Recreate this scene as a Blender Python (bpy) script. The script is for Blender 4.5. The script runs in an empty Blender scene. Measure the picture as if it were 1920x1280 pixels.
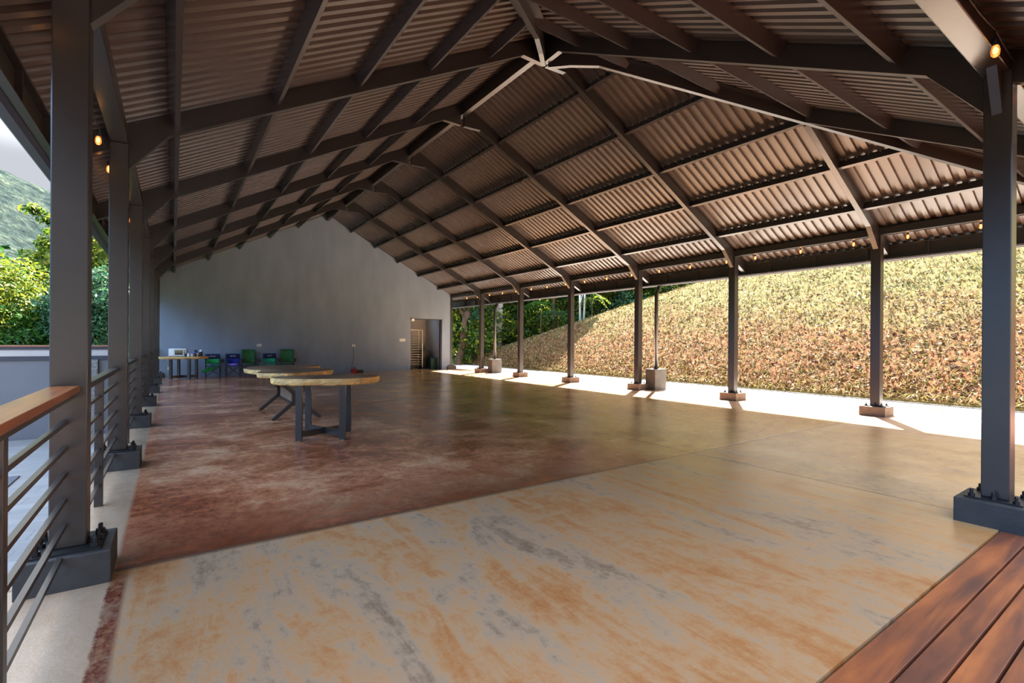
import bpy, bmesh, math, random
import numpy as np
from mathutils import Vector, Matrix
S = bpy.context.scene
COL = S.collection
# ------------------------------------------------------------------ camera
def set_camera():
    f, yaw, roll = 917.73, math.radians(34.679), math.radians(.385)
    cd = bpy.data.cameras.new('camera'); cd.sensor_fit = 'HORIZONTAL'; cd.sensor_width = 36
    cd.lens = 36*f/1920; cd.clip_start = .02; cd.clip_end = 800
    o = bpy.data.objects.new('camera', cd); COL.objects.link(o)
    fw = Vector((math.sin(yaw), math.cos(yaw), 0)); r = Vector((math.cos(yaw), -math.sin(yaw), 0)); u = r.cross(fw)
    r2 = math.cos(roll)*r+math.sin(roll)*u; u2 = -math.sin(roll)*r+math.cos(roll)*u
    M = Matrix.Identity(4)
    for i in range(3): M[i][0], M[i][1], M[i][2] = r2[i], u2[i], -fw[i]
    M[0][3], M[1][3], M[2][3] = 0, 0, 1.27
    o.matrix_world = M; S.camera = o
set_camera()
S.view_settings.view_transform = 'Standard'; S.view_settings.look = 'None'
S.view_settings.gamma = 1; S.view_settings.use_curve_mapping = False
S.view_settings.exposure = 0.88
S.render.film_transparent = False
S.cycles.max_bounces = 10; S.cycles.diffuse_bounces = 6; S.cycles.glossy_bounces = 4
S.cycles.transmission_bounces = 4; S.cycles.transparent_max_bounces = 4
S.cycles.sample_clamp_indirect = 6; S.cycles.caustics_reflective = False; S.cycles.caustics_refractive = False
SKY, SUN = 2.15, 28.0
# ------------------------------------------------------------------ sky
def set_world():
    w = bpy.data.worlds.new('sky'); S.world = w; w.use_nodes = True
    nt = w.node_tree; N = nt.nodes; N.clear(); L = nt.links
    out = N.new('ShaderNodeOutputWorld'); bg = N.new('ShaderNodeBackground'); L.new(bg.outputs[0], out.inputs[0])
    tc = N.new('ShaderNodeTexCoord'); sp = N.new('ShaderNodeSeparateXYZ'); L.new(tc.outputs['Generated'], sp.inputs[0])
    r = N.new('ShaderNodeValToRGB'); L.new(sp.outputs[2], r.inputs[0]); e = r.color_ramp.elements
    e[0].position = 0; e[0].color = (.16, .163, .175, 1); e[1].position = 1; e[1].color = (.8, .86, .98, 1)
    for p, c in ((.26, (.155, .162, .18, 1)), (.40, (.74, .73, .74, 1)), (.6, (.9, .89, .9, 1))):
        k = e.new(p); k.color = c
    # thin clouds break the blue up high
    nz = N.new('ShaderNodeTexNoise'); nz.inputs['Scale'].default_value = 2.4; nz.inputs['Detail'].default_value = 6
    L.new(tc.outputs['Generated'], nz.inputs['Vector'])
    mr = N.new('ShaderNodeMapRange'); L.new(nz.outputs[0], mr.inputs[0]); mr.inputs[1].default_value = .48; mr.inputs[2].default_value = .7
    mx = N.new('ShaderNodeMix'); mx.data_type = 'RGBA'; L.new(r.outputs[0], mx.inputs['A']); mx.inputs['B'].default_value = (.9, .95, 1.05, 1)
    mm = N.new('ShaderNodeMath'); mm.operation = 'MULTIPLY'; L.new(mr.outputs[0], mm.inputs[0]); mm.inputs[1].default_value = .5
    hz = N.new('ShaderNodeMapRange'); L.new(sp.outputs[2], hz.inputs[0]); hz.inputs[1].default_value = .25; hz.inputs[2].default_value = .45
    m2 = N.new('ShaderNodeMath'); m2.operation = 'MULTIPLY'; L.new(mm.outputs[0], m2.inputs[0]); L.new(hz.outputs[0], m2.inputs[1])
    L.new(m2.outputs[0], mx.inputs['Factor'])
    # deeper blue in the half of the sky away from the sun
    bl = N.new('ShaderNodeMapRange'); bl.interpolation_type = 'SMOOTHSTEP'; L.new(sp.outputs[0], bl.inputs[0]); bl.inputs[1].default_value = -.3; bl.inputs[2].default_value = -.75
    m3 = N.new('ShaderNodeMix'); m3.data_type = 'RGBA'; m3.blend_type = 'MULTIPLY'; L.new(bl.outputs[0], m3.inputs['Factor']); L.new(mx.outputs['Result'], m3.inputs['A']); m3.inputs['B'].default_value = (1.0, 1.75, 2.9, 1)
    m3.clamp_result = False; L.new(m3.outputs['Result'], bg.inputs[0]); bg.inputs[1].default_value = SKY
set_world()
def set_sun():
    l = bpy.data.lights.new('sun', 'SUN'); l.energy = SUN; l.angle = math.radians(.6); l.color = (1, .92, .82)
    o = bpy.data.objects.new('sun', l); COL.objects.link(o)
    d = Vector((.829*math.cos(math.radians(49.6)), .559*math.cos(math.radians(49.6)), math.sin(math.radians(49.6))))
    o.location = d*60; o.rotation_euler = d.to_track_quat('Z', 'Y').to_euler()
set_sun()
# ------------------------------------------------------------------ materials
def s2l(r, g, b):
    f = lambda c: (c/255/12.92) if c <= 10 else ((c/255+.055)/1.055)**2.4
    return (f(r), f(g), f(b), 1)
def newmat(name):
    m = bpy.data.materials.new(name); m.use_nodes = True
    return m, m.node_tree, m.node_tree.nodes['Principled BSDF']
def mat(name, c, rough=.6, metal=0., vary=.12, scale=6., bump=0., bscale=40., spec=.5, stretch=(1, 1, 1), c2=None, island=False):
    m, nt, b = newmat(name); N, L = nt.nodes, nt.links
    tc = N.new('ShaderNodeTexCoord'); mp = N.new('ShaderNodeMapping'); L.new(tc.outputs['Object'], mp.inputs[0]); mp.inputs['Scale'].default_value = stretch
    n = N.new('ShaderNodeTexNoise'); n.inputs['Scale'].default_value = scale; n.inputs['Detail'].default_value = 6; L.new(mp.outputs[0], n.inputs['Vector'])
    r = N.new('ShaderNodeValToRGB'); L.new(n.outputs[0], r.inputs[0])
    r.color_ramp.elements[0].position = .3; r.color_ramp.elements[1].position = .7
    lo = [x*(1-vary) for x in c[:3]]+[1]; hi = [min(1, x*(1+vary)) for x in (c2 or c)[:3]]+[1]
    r.color_ramp.elements[0].color = lo; r.color_ramp.elements[1].color = hi
    L.new(r.outputs[0], b.inputs['Base Color'])
    b.inputs['Roughness'].default_value = rough; b.inputs['Metallic'].default_value = metal; b.inputs['Specular IOR Level'].default_value = spec
    if bump:
        n2 = N.new('ShaderNodeTexNoise'); n2.inputs['Scale'].default_value = bscale; n2.inputs['Detail'].default_value = 4; L.new(mp.outputs[0], n2.inputs['Vector'])
        bp = N.new('ShaderNodeBump'); bp.inputs['Strength'].default_value = bump; bp.inputs['Distance'].default_value = .01; L.new(n2.outputs[0], bp.inputs['Height']); L.new(bp.outputs[0], b.inputs['Normal'])
    return m
def leafmat(name, cols, trans=.35, rough=.5):
    m, nt, b = newmat(name); N, L = nt.nodes, nt.links
    g = N.new('ShaderNodeNewGeometry'); r = N.new('ShaderNodeValToRGB'); L.new(g.outputs['Random Per Island'], r.inputs[0])
    e = r.color_ramp.elements
    for i, c in enumerate(cols):
        p = i/(len(cols)-1)
        if i == 0: e[0].position = 0; e[0].color = c
        elif i == len(cols)-1: e[-1].position = 1; e[-1].color = c
        else: k = e.new(p); k.color = c
    L.new(r.outputs[0], b.inputs['Base Color']); b.inputs['Roughness'].default_value = rough; b.inputs['Specular IOR Level'].default_value = .3
    t = N.new('ShaderNodeBsdfTranslucent'); L.new(r.outputs[0], t.inputs[0]); mx = N.new('ShaderNodeMixShader'); mx.inputs[0].default_value = trans
    out = N['Material Output']; L.new(b.outputs[0], mx.inputs[1]); L.new(t.outputs[0], mx.inputs[2]); L.new(mx.outputs[0], out.inputs[0])
    return m
M = {}
M['steel'] = mat('dark_steel', s2l(45, 40, 38), .3, 0, .1, 8, .04, 60, .65)
M['purlin'] = mat('purlin_steel', s2l(54, 50, 51), .27, 0, .08, 8, 0, 40, .65)
M['sheet'] = mat('roof_sheet', s2l(86, 75, 69), .3, 0, .12, 3, 0, 40, .6)
M['pier'] = mat('pier_concrete_shaded', s2l(48, 47, 47), .6, 0, .25, 7, .3, 30)  # pier concrete with the shade put into its colour
M['pierlit'] = mat('pier_concrete_lit', s2l(90, 76, 66), .75, 0, .22, 9, .3, 30)  # same concrete, lighter and warmer to carry the light on the right row
M['bolt'] = mat('bolt_steel', s2l(44, 44, 46), .45, .6)
M['wall'] = mat('grey_plaster', s2l(134, 146, 160), .75, 0, .09, 2.2, .12, 25, .3, (1, 1, .35))
M['roomwall'] = mat('room_plaster', s2l(176, 176, 174), .8, 0, .05, 2)
M['conc'] = mat('grey_concrete', s2l(76, 72, 68), .8, 0, .22, 5, .2, 30)
M['bounce'] = mat('bounce_paving', s2l(116, 113, 108), .8, 0, .12, 1)  # pale paving added out of view to bounce light under the roof
M['apron'] = mat('apron_concrete', s2l(220, 214, 205), .75, 0, .1, 1.2, .15, 40)
M['woodcap'] = mat('handrail_wood', s2l(150, 84, 42), .28, 0, .35, 3.5, .05, 20, .5, (9, .7, 9))
M['bark'] = mat('bark', s2l(84, 64, 50), .9, 0, .4, 6, .8, 14, .2, (1, 1, .3))
M['palebark'] = mat('pale_bark', s2l(178, 170, 160), .9, 0, .25, 7, .5, 16, .2, (1, 1, .4))
M['whitebark'] = mat('white_bark', s2l(205, 204, 198), .85, 0, .2, 8, .3, 16, .2)
M['black'] = mat('black_tube', s2l(28, 28, 31), .45)
M['navy'] = mat('navy_cloth', s2l(22, 28, 66), .85, 0, .15, 20)
M['blue'] = mat('blue_cloth', s2l(28, 44, 140), .85, 0, .2, 14)
M['green'] = mat('bright_green_cloth', s2l(34, 158, 76), .8, 0, .18, 12)
M['teal'] = mat('teal_green_cloth', s2l(30, 176, 122), .8, 0, .15, 12)
M['deepgreen'] = mat('deep_green_cloth', s2l(46, 112, 60), .75, 0, .3, 9, .3, 14)
M['skyblue'] = mat('light_blue_cloth', s2l(70, 165, 220), .8)
M['purple'] = mat('lilac_cloth', s2l(150, 115, 215), .8)
M['white'] = mat('white_plastic', s2l(228, 228, 226), .45, 0, .03)
M['cream'] = mat('cream_metal', s2l(206, 200, 184), .4, 0, .05)
M['ovenglass'] = mat('oven_window', s2l(48, 42, 36), .15)
M['bronze'] = mat('oven_rack', s2l(150, 118, 78), .4)
M['darkjar'] = mat('dark_jar', s2l(26, 22, 30), .3)
M['purplelid'] = mat('purple_lid', s2l(86, 62, 150), .4)
M['red'] = mat('red_plastic', s2l(170, 36, 44), .5)
M['bingreen'] = mat('bin_green', s2l(62, 158, 78), .5)
M['bindark'] = mat('bin_dark_green', s2l(18, 70, 54), .5)
M['rack'] = mat('rack_steel', s2l(198, 186, 158), .35, .3)
M['cable'] = mat('black_cable', s2l(30, 28, 34), .5)
M['gravel'] = mat('gravel', s2l(84, 84, 92), .9, 0, .7, 55, .8, 60)
M['coping'] = mat('coping_steel', s2l(52, 56, 70), .5)
M['whiteband'] = mat('white_band', s2l(176, 176, 178), .7, 0, .04)
M['parapet'] = mat('parapet_paint', s2l(104, 108, 116), .75, 0, .08, 1.5)
M['speckle'] = mat('speckled_stone', s2l(120, 120, 122), .8, 0, .55, 40)
M['capwood'] = mat('wall_cap_brown', s2l(140, 92, 70), .6)
def wood_top():
    m, nt, b = newmat('slab_top_wood'); N, L = nt.nodes, nt.links
    tc = N.new('ShaderNodeTexCoord'); n = N.new('ShaderNodeTexNoise'); n.inputs['Scale'].default_value = 1.8; n.inputs['Detail'].default_value = 7
    mp = N.new('ShaderNodeMapping'); mp.inputs['Scale'].default_value = (1, .45, 1); L.new(tc.outputs['Object'], mp.inputs[0]); L.new(mp.outputs[0], n.inputs['Vector'])
    r = N.new('ShaderNodeValToRGB'); L.new(n.outputs[0], r.inputs[0]); e = r.color_ramp.elements
    e[0].position = .3; e[0].color = s2l(84, 58, 42); e[1].position = .72; e[1].color = s2l(168, 134, 98)
    k = e.new(.5); k.color = s2l(130, 96, 70)
    L.new(r.outputs[0], b.inputs['Base Color']); b.inputs['Roughness'].default_value = .55; b.inputs['Specular IOR Level'].default_value = .3
    return m
M['slabtop'] = wood_top()
M['slabedge'] = mat('live_edge_wood', s2l(196, 160, 106), .65, 0, .3, 6, .7, 14, .4, (1, 1, 2), s2l(222, 178, 108))
M['plank'] = mat('pale_plank', s2l(128, 100, 80), .6, 0, .15, 5, .05, 20, .4, (6, 1, 6))
def bulb_mat():
    m, nt, b = newmat('bulb_glow'); b.inputs['Base Color'].default_value = (.95, .5, .16, 1); b.inputs['Transmission Weight'].default_value = .75
    b.inputs['Emission Color'].default_value = (1, .22, .04, 1); b.inputs['Emission Strength'].default_value = .28; b.inputs['Roughness'].default_value = .15
    return m
M['bulb'] = bulb_mat()
def fil_mat():
    m, nt, b = newmat('filament_glow'); b.inputs['Emission Color'].default_value = (1, .66, .25, 1); b.inputs['Emission Strength'].default_value = 4
    return m
M['filament'] = fil_mat()
# --- stained concrete floor
class NB:
    def __init__(s, nt): s.N, s.L = nt.nodes, nt.links
    def inp(s, node, i, v):
        if hasattr(v, 'is_linked') or hasattr(v, 'links'): s.L.new(v, node.inputs[i])
        else: node.inputs[i].default_value = v
    def math(s, op, a, b=0., c=0.):
        n = s.N.new('ShaderNodeMath'); n.operation = op; s.inp(n, 0, a); s.inp(n, 1, b); s.inp(n, 2, c); return n.outputs[0]
    def step(s, v, a, b):
        n = s.N.new('ShaderNodeMapRange'); n.clamp = True; s.inp(n, 0, v); n.inputs[1].default_value = a; n.inputs[2].default_value = b; return n.outputs[0]
    def noise(s, vec, scale, detail=6, rough=.6, stretch=(1, 1, 1), off=(0, 0, 0), dist=0.):
        mp = s.N.new('ShaderNodeMapping'); s.L.new(vec, mp.inputs[0]); mp.inputs['Scale'].default_value = stretch; mp.inputs['Location'].default_value = off
        n = s.N.new('ShaderNodeTexNoise'); n.inputs['Scale'].default_value = scale; n.inputs['Detail'].default_value = detail; n.inputs['Roughness'].default_value = rough
        n.inputs['Distortion'].default_value = dist; s.L.new(mp.outputs[0], n.inputs['Vector']); return n.outputs[0]
    def ramp(s, v, stops):
        r = s.N.new('ShaderNodeValToRGB'); s.L.new(v, r.inputs[0]); e = r.color_ramp.elements
        e[0].position, e[0].color = stops[0]; e[1].position, e[1].color = stops[-1]
        for p, c in stops[1:-1]: k = e.new(p); k.color = c
        return r.outputs[0]
    def mix(s, f, a, b):
        n = s.N.new('ShaderNodeMix'); n.data_type = 'RGBA'; s.inp(n, 'Factor', f); s.inp(n, 'A', a); s.inp(n, 'B', b); return n.outputs['Result']
def line0(q, v, at, w): return q.math('SUBTRACT', 1., q.step(q.math('ABSOLUTE', q.math('SUBTRACT', v, at)), w*.3, w*1.6))
def floor_mat():
    m, nt, b = newmat('stained_concrete'); q = NB(nt)
    g = q.N.new('ShaderNodeTexCoord'); P = g.outputs['Object']; sp = q.N.new('ShaderNodeSeparateXYZ'); q.L.new(P, sp.inputs[0]); X, Y = sp.outputs[0], sp.outputs[1]
    st = q.noise(P, 2.2, 10, .7, (1.7, .3, 1), dist=.6); bl = q.noise(P, 1.0, 9, .68, (1, .6, 1), (7, 3, 0), .5); fi = q.noise(P, 14, 9, .8, (1, .7, 1), (1, 9, 0)); sx = q.noise(P, 1.6, 10, .74, (.75, 1.05, 1), (3, 1, 0), .5)
    mixn = lambda a, b_, k: q.math('ADD', q.math('MULTIPLY', a, k), q.math('MULTIPLY', b_, 1-k))
    fine = q.math('MULTIPLY', q.math('SUBTRACT', fi, .5), .34)
    near = q.ramp(q.math('ADD', mixn(st, bl, .5), fine), [(.28, s2l(96, 76, 60)), (.39, s2l(124, 102, 82)), (.46, s2l(154, 130, 106)), (.51, s2l(166, 128, 92)), (.58, s2l(160, 110, 68)), (.66, s2l(142, 88, 48)), (.76, s2l(118, 66, 34))])
    left = q.ramp(q.math('ADD', mixn(sx, bl, .55), fine), [(.33, s2l(78, 32, 16)), (.43, s2l(134, 70, 42)), (.51, s2l(170, 108, 74)), (.58, s2l(194, 142, 106)), (.7, s2l(220, 182, 150))])
    right = q.ramp(q.math('ADD', mixn(sx, bl, .55), fine), [(.30, s2l(118, 76, 32)), (.42, s2l(170, 122, 62)), (.53, s2l(204, 160, 94)), (.68, s2l(226, 196, 142))])
    wob = q.math('MULTIPLY', q.math('SUBTRACT', bl, .5), 2.2)
    rmask = q.step(q.math('ADD', X, wob), 3.9, 5.6)
    far = q.mix(rmask, left, right)
    ymask = q.step(Y, 3.44, 3.47)
    c = q.mix(ymask, near, far)
    # right part of the near panel turns ochre and streaky
    c = q.mix(q.math('MULTIPLY', q.step(q.math('ADD', X, wob), 3.6, 6.5), .75), c, right)
    c = q.mix(q.math('MULTIPLY', q.step(q.math('ADD', X, q.math('MULTIPLY', wob, .4)), 8.2, 9.4), .75), c, q.ramp(q.math('ADD', mixn(st, bl, .5), fine), [(.36, s2l(176, 128, 100)), (.5, s2l(204, 164, 138)), (.64, s2l(218, 188, 166))]))
    # iron stain banked along the far side of the near joint
    d1 = q.math('MULTIPLY', q.math('SUBTRACT', 1., q.step(Y, 3.46, 4.5)), q.math('MULTIPLY', q.step(Y, 3.44, 3.46), q.math('SUBTRACT', 1., q.step(X, 3.0, 5.2))))
    d1 = q.math('MULTIPLY', d1, q.step(q.math('ADD', sx, fine), .34, .5))
    c = q.mix(q.math('MULTIPLY', d1, .85), c, s2l(76, 30, 18))
    d2 = q.math('MULTIPLY', line0(q, Y, 3.44, .03), q.math('SUBTRACT', 1., q.step(X, 1.5, 4.)))  # dark joint line with its shadow painted in as a soft band
    c = q.mix(q.math('MULTIPLY', d2, .75), c, s2l(70, 34, 22))
    # pale unstained margin along the railing, dark run of stain beside it
    edge = q.math('ADD', X, q.math('MULTIPLY', q.math('SUBTRACT', fi, .5), .05))
    c = q.mix(q.math('SUBTRACT', 1., q.step(edge, -.27, -.245)), c, q.ramp(mixn(fi, bl, .5), [(.3, s2l(148, 118, 90)), (.7, s2l(178, 154, 130))]))
    s1 = q.math('MULTIPLY', q.step(edge, -.275, -.262), q.math('SUBTRACT', 1., q.step(edge, -.205, -.185)))
    s1 = q.math('MULTIPLY', s1, q.math('SUBTRACT', 1., q.step(Y, 3.2, 3.5)))
    c = q.mix(q.math('MULTIPLY', s1, q.step(fi, .3, .55)), c, s2l(96, 44, 30))
    # saw cuts
    def line(v, at, w): return q.math('SUBTRACT', 1., q.step(q.math('ABSOLUTE', q.math('SUBTRACT', v, at)), w, w*2.2))
    jl = line(Y, 3.455, .009)
    for y in (6.36, 9.25, 12.1, 15.): jl = q.math('MAXIMUM', jl, q.math('MULTIPLY', line(Y, y, .008), .75))
    jl = q.math('MAXIMUM', jl, q.math('MULTIPLY', line(X, 4.94, .01), .8))
    c = q.mix(q.math('MULTIPLY', jl, .55), c, s2l(92, 64, 48))
    q.L.new(c, b.inputs['Base Color'])
    q.L.new(q.math('ADD', q.math('MULTIPLY', st, .2), q.math('ADD', .07, q.math('MULTIPLY', q.math('SUBTRACT', 1., ymask), .07))), b.inputs['Roughness'])
    b.inputs['Specular IOR Level'].default_value = .55
    bp = q.N.new('ShaderNodeBump'); bp.inputs['Strength'].default_value = .3; bp.inputs['Distance'].default_value = .01
    q.L.new(q.math('SUBTRACT', q.math('ADD', q.math('MULTIPLY', fi, .7), q.math('MULTIPLY', q.noise(P, 60, 3), .35)), jl), bp.inputs['Height']); q.L.new(bp.outputs[0], b.inputs['Normal'])
    return m
M['floor'] = floor_mat()
def tile_mat():
    m, nt, b = newmat('terrace_tiles'); q = NB(nt)
    g = q.N.new('ShaderNodeTexCoord'); mp = q.N.new('ShaderNodeMapping'); q.L.new(g.outputs['Object'], mp.inputs[0]); mp.inputs['Rotation'].default_value = (0, 0, .08)
    br = q.N.new('ShaderNodeTexBrick'); q.L.new(mp.outputs[0], br.inputs[0]); br.inputs['Scale'].default_value = 1; br.inputs['Brick Width'].default_value = .6; br.inputs['Row Height'].default_value = .2
    br.inputs['Mortar Size'].default_value = .004; br.inputs['Color1'].default_value = s2l(120, 120, 120); br.inputs['Color2'].default_value = s2l(136, 136, 136); br.inputs['Mortar'].default_value = s2l(92, 94, 98)
    n = q.noise(g.outputs['Object'], 3, 6, .6, (.5, 2, 1))
    q.L.new(q.mix(q.step(n, .35, .7), br.outputs[0], s2l(110, 112, 114)), b.inputs['Base Color']); b.inputs['Roughness'].default_value = .6
    return m
M['tile'] = tile_mat()
def deck_mat():
    m, nt, b = newmat('deck_wood'); q = NB(nt)
    g = q.N.new('ShaderNodeTexCoord'); geo = q.N.new('ShaderNodeNewGeometry')
    off = q.N.new('ShaderNodeCombineXYZ'); q.L.new(q.math('MULTIPLY', geo.outputs['Random Per Island'], 40.), off.inputs[0]); q.L.new(q.math('MULTIPLY', geo.outputs['Random Per Island'], 17.), off.inputs[1])
    va = q.N.new('ShaderNodeVectorMath'); q.L.new(g.outputs['Object'], va.inputs[0]); q.L.new(off.outputs[0], va.inputs[1])
    n = q.noise(va.outputs[0], 1.5, 8, .6, (.7, 7, 1), dist=.6); n2 = q.noise(va.outputs[0], 2, 4, .5, (.6, 2.2, 1))
    v = q.math('ADD', q.math('MULTIPLY', n, .55), q.math('MULTIPLY', n2, .45))
    c = q.ramp(v, [(.36, s2l(80, 48, 38)), (.45, s2l(106, 60, 42)), (.53, s2l(134, 74, 43)), (.62, s2l(164, 94, 50))])
    q.L.new(c, b.inputs['Base Color']); b.inputs['Roughness'].default_value = .5
    bp = q.N.new('ShaderNodeBump'); bp.inputs['Strength'].default_value = .15; bp.inputs['Distance'].default_value = .004; q.L.new(n, bp.inputs['Height']); q.L.new(bp.outputs[0], b.inputs['Normal'])
    return m
M['deck'] = deck_mat()
def hill_mat():
    m, nt, b = newmat('dry_hillside'); q = NB(nt)
    g = q.N.new('ShaderNodeTexCoord'); P = g.outputs['Object']; sp = q.N.new('ShaderNodeSeparateXYZ'); q.L.new(P, sp.inputs[0]); Z = sp.outputs[2]
    n1 = q.noise(P, .9, 8, .65); n2 = q.noise(P, 7, 8, .75); n3 = q.noise(P, 28, 5, .7)
    v = q.math('ADD', q.math('MULTIPLY', n2, .55), q.math('MULTIPLY', n3, .45))
    soil = q.ramp(v, [(.34, s2l(43, 25, 14)), (.46, s2l(89, 55, 32)), (.55, s2l(117, 78, 46)), (.68, s2l(140, 109, 75))])
    grass = q.ramp(v, [(.34, s2l(54, 53, 21)), (.47, s2l(93, 86, 43)), (.56, s2l(115, 108, 66)), (.68, s2l(138, 129, 93))])
    gm = q.step(q.math('ADD', Z, q.math('MULTIPLY', q.math('SUBTRACT', n1, .5), 5.)), 1.3, 3.0)
    gm = q.math('MAXIMUM', gm, q.math('MULTIPLY', q.step(n1, .58, .68), .6))
    c = q.mix(gm, soil, grass)
    foot = q.math('SUBTRACT', 1., q.step(q.math('ADD', Z, q.math('MULTIPLY', n2, .3)), .2, .42))
    c = q.mix(q.math('MULTIPLY', foot, .8), c, q.ramp(v, [(.35, s2l(66, 61, 24)), (.65, s2l(123, 111, 64))]))
    q.L.new(c, b.inputs['Base Color']); b.inputs['Roughness'].default_value = .95; b.inputs['Specular IOR Level'].default_value = .1
    bp = q.N.new('ShaderNodeBump'); bp.inputs['Strength'].default_value = .9; bp.inputs['Distance'].default_value = .06; q.L.new(v, bp.inputs['Height']); q.L.new(bp.outputs[0], b.inputs['Normal'])
    return m
M['hill'] = hill_mat()
M['jungle'] = mat('forest_floor', s2l(40, 56, 26), .95, 0, .5, 2, .8, 6, .1)
def mountain_mat():
    m, nt, b = newmat('forested_mountain'); q = NB(nt)
    g = q.N.new('ShaderNodeTexCoord'); P = g.outputs['Object']
    n = q.noise(P, .55, 8, .6); n2 = q.noise(P, .08, 6, .6)
    v = q.math('ADD', q.math('MULTIPLY', n, .7), q.math('MULTIPLY', n2, .3))
    c = q.ramp(v, [(.35, s2l(32, 42, 44)), (.5, s2l(54, 66, 64)), (.66, s2l(84, 94, 82))])
    q.L.new(c, b.inputs['Base Color']); b.inputs['Roughness'].default_value = 1; b.inputs['Specular IOR Level'].default_value = 0
    bp = q.N.new('ShaderNodeBump'); bp.inputs['Strength'].default_value = 1; bp.inputs['Distance'].default_value = 2.5; q.L.new(n, bp.inputs['Height']); q.L.new(bp.outputs[0], b.inputs['Normal'])
    return m
M['mountain'] = mountain_mat()
M['leaf_sun'] = leafmat('sunny_leaves', [s2l(39, 66, 20), s2l(70, 102, 26), s2l(115, 133, 35), s2l(152, 150, 46), s2l(52, 87, 29)], .4)
M['leaf_green'] = leafmat('green_leaves', [s2l(28, 60, 28), s2l(50, 100, 40), s2l(84, 130, 50), s2l(40, 84, 44)], .5)
M['leaf_dark'] = leafmat('dark_leaves', [s2l(22, 46, 22), s2l(48, 84, 30), s2l(96, 124, 34), s2l(176, 176, 44), s2l(36, 72, 40), s2l(22, 50, 26)], .6)  # lime tone mixed in for the highlights of backlit leaves
M['leaf_bluegreen'] = leafmat('bluegreen_leaves', [s2l(34, 68, 50), s2l(50, 92, 62), s2l(80, 118, 74), s2l(34, 76, 56)], .35)
M['leaf_lime'] = leafmat('lime_leaves', [s2l(120, 150, 28), s2l(170, 186, 36), s2l(200, 200, 56)], .65)
M['blade'] = leafmat('dry_blades', [s2l(64, 37, 23), s2l(109, 75, 47), s2l(144, 125, 90), s2l(117, 108, 51), s2l(84, 87, 35), s2l(154, 141, 108)], .2, .8)
M['litter'] = leafmat('leaf_litter', [s2l(49, 29, 19), s2l(102, 66, 39), s2l(142, 119, 90), s2l(91, 57, 30), s2l(125, 113, 52)], .1, .7)
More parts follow.
